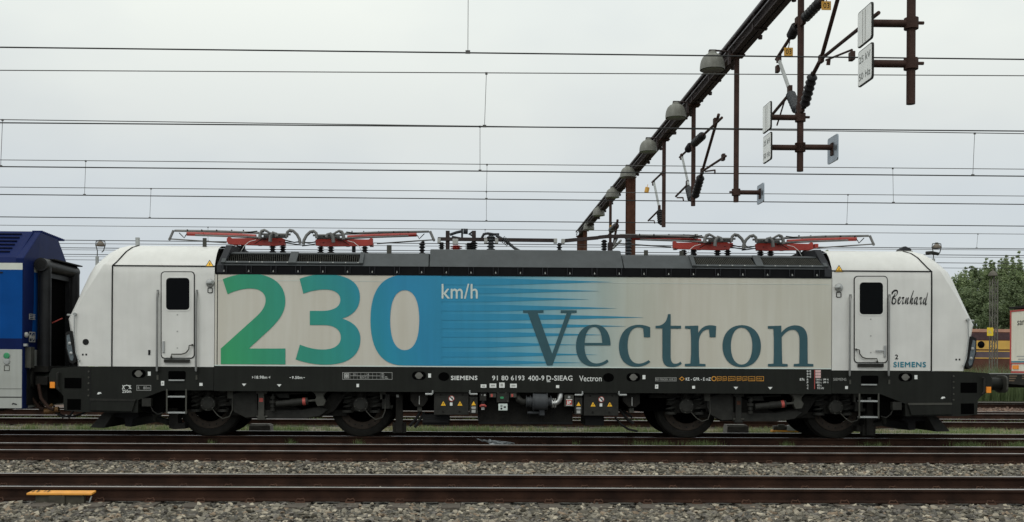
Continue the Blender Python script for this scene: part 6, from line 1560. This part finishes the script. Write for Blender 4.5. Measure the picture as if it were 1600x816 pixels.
for k in range(3):
    b = MB(); b.lathe((T0 + 2.2 + k * 1.35, yw - 1.2, zt0 + .42), (0, 1, 0), [(0, .02), (.3, .02), (.5, 0), (.5, .35), (0, .35)], 20); b.build('wheel', M['black'], TR)
# old yellow diesel
yd_ = 66.7
OL = thing('diesel_locomotive', 'old yellow diesel locomotive with a rusty roof, behind tall grass below the trees', 'locomotive', (P(1560, 560, yd_).x, yd_, 0))
x0, x1 = P(1497, 560, yd_ - 1.5).x, P(1497, 560, yd_ - 1.5).x + 17
Z = lambda v: P(1555, v, yd_ - 1.5).z
b = MB(); b.box(x0, x1, yd_ - 1.5, yd_ + 1.5, Z(585), Z(519)); b.build('body', M['locobrown'], OL)
b = MB(); b.prismx([(yd_ - 1.5, Z(519.5)), (yd_ - 1.1, Z(514)), (yd_ + 1.1, Z(514)), (yd_ + 1.5, Z(519.5))], x0, x1); b.build('roof', M['locoroof'], OL)
b = MB(); b.box(x0, x1, yd_ - 1.52, yd_ - 1.49, Z(546), Z(532.5)); b.box(x0, x1, yd_ - 1.52, yd_ - 1.49, Z(549.8), Z(548.2)); b.box(x0, x1, yd_ - 1.52, yd_ - 1.49, Z(560.5), Z(559)); b.build('yellow_band', M['locoyel'], OL)
b = MB(); b.box(x0, x1, yd_ - 1.515, yd_ - 1.49, Z(559), Z(550)); b.build('plum_band', M['locomauve'], OL)
b = MB(); b.lathe((P(1533, 538.7, yd_ - 1.53).x, yd_ - 1.52, Z(538.7)), (0, -1, 0), [(.22, 0), (.22, .02), (0, .03)], 24); b.build('round_window', M['glass'], OL)
b = MB(); b.box(x0, x1, yd_ - 1.51, yd_ - 1.48, Z(531), Z(520.5)); b.build('shutter_row', mat('plum_shutter', (.075, .042, .045), .7, var=.3), OL)
b = MB(); b.box(x0 + .5, x1 - .5, yd_ - 1.2, yd_ + 1.2, .4, Z(584)); b.build('underframe', M['soot'], OL)
for x in (x0 + 2, x0 + 4.5, x0 + 12.5, x0 + 15):
    for y in (yd_ - .82, yd_ + .68): b = MB(); b.lathe((x, y, .5), (0, 1, 0), [(0, .02), (.42, .02), (.5, 0), (.5, .14), (0, .14)], 20); b.build('wheel', M['soot'], OL)
# lattice lamp mast with a yellow sign
dm_ = 60.0; px_ = P(1552.5, 500, dm_).x; zt_ = P(1552, 437, dm_).z
LM = thing('lattice_mast', 'rusty lattice lamp mast with a yellow sign, standing before the trees', 'lamp mast', (px_, dm_, GZ))
w = .15; b = MB()
for sx in (-w, w):
    for sy in (-w, w): b.box(px_ + sx - .025, px_ + sx + .025, dm_ + sy - .025, dm_ + sy + .025, GZ - .3, zt_)
mast_o = b.build('mast', mat('mast_grey_brown', (.13, .12, .10), .8, var=.25), LM)
b = MB(); z = GZ + .2; k = 0
while z < zt_ - .2:
    for sy in (-w - .01, w + .01): b.tube([(px_ - w * (1 if k % 2 else -1), dm_ + sy, z), (px_ + w * (1 if k % 2 else -1), dm_ + sy, z + .38)], .014, 5)
    for sx in (-w - .01, w + .01): b.tube([(px_ + sx, dm_ - w * (1 if k % 2 else -1), z), (px_ + sx, dm_ + w * (1 if k % 2 else -1), z + .38)], .014, 5)
    z += .38; k += 1
b.build('lattice', mast_o.data.materials[0], LM)
b = MB(); p = P(1551.5, 427, dm_); b.cyl((px_, dm_, zt_), (px_, dm_, p.z), .05, 8); b.lathe(p - Vector((0, 0, .17)), (0, 0, 1), [(.24, 0), (.25, .02), (.22, .16), (.12, .28), (.05, .3), (.03, .42), (0, .42)], 16); b.build('lamp', mat('lamp_brown_grey', (.12, .11, .09), .7, var=.2), LM)
b = MB(); a, c = P(1542.5, 525, dm_ - .3), P(1552, 512, dm_ - .3); b.box(a.x, c.x, dm_ - .3, dm_ - .27, a.z, c.z); sg_ = b.build('yellow_sign', M['signyel'], LM, bevel=.004)
b = MB()
for k in range(3): b.box(a.x + .06, c.x - .08 - .04 * k, dm_ - .305, dm_ - .299, a.z + .16 + k * .06, a.z + .185 + k * .06)
b.build('sign_print', M['ink2'], sg_)

# trees beyond the yard: trunk, limbs and a crown of many small leaf faces
def tree(label, x, y, h, w, m, seed):
    R = np.random.default_rng(seed); rd = random.Random(seed)
    t = thing('broadleaf_tree', label, 'tree', (x, y, GZ), 'trees beyond the yard')
    b = MB(); top = Vector((x + rd.uniform(-.4, .4), y, GZ + h * .93)); base = Vector((x, y, GZ - .2))
    tr = [base.lerp(top, k / 6) + Vector((rd.uniform(-.15, .15), rd.uniform(-.15, .15), 0)) * (k > 0) for k in range(7)]
    b.tube(tr, .17, 8, .03)
    cl = []
    for k in range(26):
        s = .16 + .8 * k / 25; p = base.lerp(top, s); a = rd.uniform(0, 6.28)
        L_ = w * (.5 + .5 * math.sin(math.pi * min(1, (1 - s) * 1.15 + .06))) * rd.uniform(.5, 1.05) * (1.1 - .6 * s ** 3)
        e = p + Vector((math.cos(a) * L_, math.sin(a) * L_, L_ * rd.uniform(.3, .95)))
        b.tube([p, p.lerp(e, .55) + Vector((0, 0, .1)), e], .05 * (1.15 - s), 5, .012)
        for q in np.linspace(.35, 1, 4): cl.append((p.lerp(e, q) + Vector((rd.uniform(-.3, .3), rd.uniform(-.3, .3), rd.uniform(-.2, .35))), w * rd.uniform(.13, .27)))
    for k in range(11):
        q = base.lerp(top, rd.uniform(.66, 1.0)) + Vector((rd.uniform(-.42, .42) * w, rd.uniform(-.4, .4) * w, 0)); hh = rd.uniform(.6, 1.9)
        if k == 0: q = Vector(top); hh = h * .08
        b.tube([q - Vector((0, 0, .8)), q + Vector((0, 0, hh))], .03, 5, .008)
        for j in range(6): cl.append((q + Vector((rd.uniform(-.08, .08), rd.uniform(-.08, .08), hh * j / 5 - .1)), w * (.13 - .016 * j)))
    b.build('trunk', M['bark'], t)
    C = []; 
    for c, r in cl:
        n = int(100 * (r / .5) ** 1.3) + 14
        q = R.normal(0, 1, (n, 3)); q /= np.linalg.norm(q, axis=1)[:, None]; q *= (R.random(n) ** .45)[:, None] * r * np.array([1.05, 1.05, .78]); C.append(q + np.array(c))
    C = np.concatenate(C); n = len(C)
    d = R.normal(0, 1, (n, 3)); d[:, 2] *= .6; d /= np.linalg.norm(d, axis=1)[:, None]; e = np.cross(d, R.normal(0, 1, (n, 3))); e /= np.linalg.norm(e, axis=1)[:, None]
    s = R.uniform(.05, .12, n)[:, None]
    v = np.stack([C - d * s, C + e * s * .55, C + d * s, C - e * s * .55], 1) - np.array([x, y, GZ])
    f = np.arange(n * 4).reshape(n, 4)
    o = grid_build('crown', v.reshape(-1, 3), f, m, (0, 0, 0), False, t); ORG[o.name] = (x, y, GZ)
def tz(u, v, d): p = P(u, v, d); return p.x, p.z - GZ
TREES = [('tall bushy green tree right behind the locomotive nose', 1502, 430, 88, 2.9, 'leafa'), ('green tree rising left of the lattice mast', 1526, 420, 92, 2.7, 'leafb'), ('slim green tree directly behind the lattice mast', 1551, 411, 86, 2.1, 'leafa'),
         ('tallest feathery tree, right of the lattice mast', 1577, 406, 90, 2.6, 'leafc'), ('green tree at the right edge above the trailer', 1596, 411, 84, 2.4, 'leafa'), ('dark tree low between nose and mast', 1516, 452, 82, 2.4, 'leafb'), ('dark tree low behind the trailer', 1566, 444, 81, 2.5, 'leafb'), ('low dark tree over the trailer roof edge', 1590, 448, 82, 2.3, 'leafb'),
         ('treetop peeking above the right roof grille', 1268, 398, 95, 2.6, 'leafc'), ('second treetop peeking over the roof near the right grille', 1284, 399, 95, 2.4, 'leafc'), ('low dark tree beside the lattice mast foot', 1540, 450, 80, 2.3, 'leafb')]
for k, (lab, u, v, d, w_, m) in enumerate(TREES):
    x, h = tz(u, v, d); tree(lab, x, d, h, w_, M[m], 40 + k)
for k, (u, d, h, w_) in enumerate(((1470, 90, 8.4, 2.8), (1420, 92, 8.2, 2.7))):
    x = P(u, 500, d).x; tree(('green tree hidden behind the right cab', 'bushy tree behind the right cab door')[k], x, d, h, w_, M['leafb' if k % 2 else 'leafa'], 80 + k)
# dark undergrowth that fills the foot of the wood
n = 9000
p = np.stack([RNG.uniform(28, 52, n), RNG.uniform(78, 84, n), GZ + 3.6 * RNG.random(n) ** 1.3], 1)
d = RNG.normal(0, 1, (n, 3)); d /= np.linalg.norm(d, axis=1)[:, None]; e = np.cross(d, RNG.normal(0, 1, (n, 3))); e /= np.linalg.norm(e, axis=1)[:, None]
s = RNG.uniform(.12, .26, n)[:, None]
v = np.stack([p - d * s, p + e * s * .6, p + d * s, p - e * s * .6], 1)
o = grid_build('undergrowth', v.reshape(-1, 3), np.arange(n * 4).reshape(n, 4), M['leafb']); o['kind'] = 'stuff'
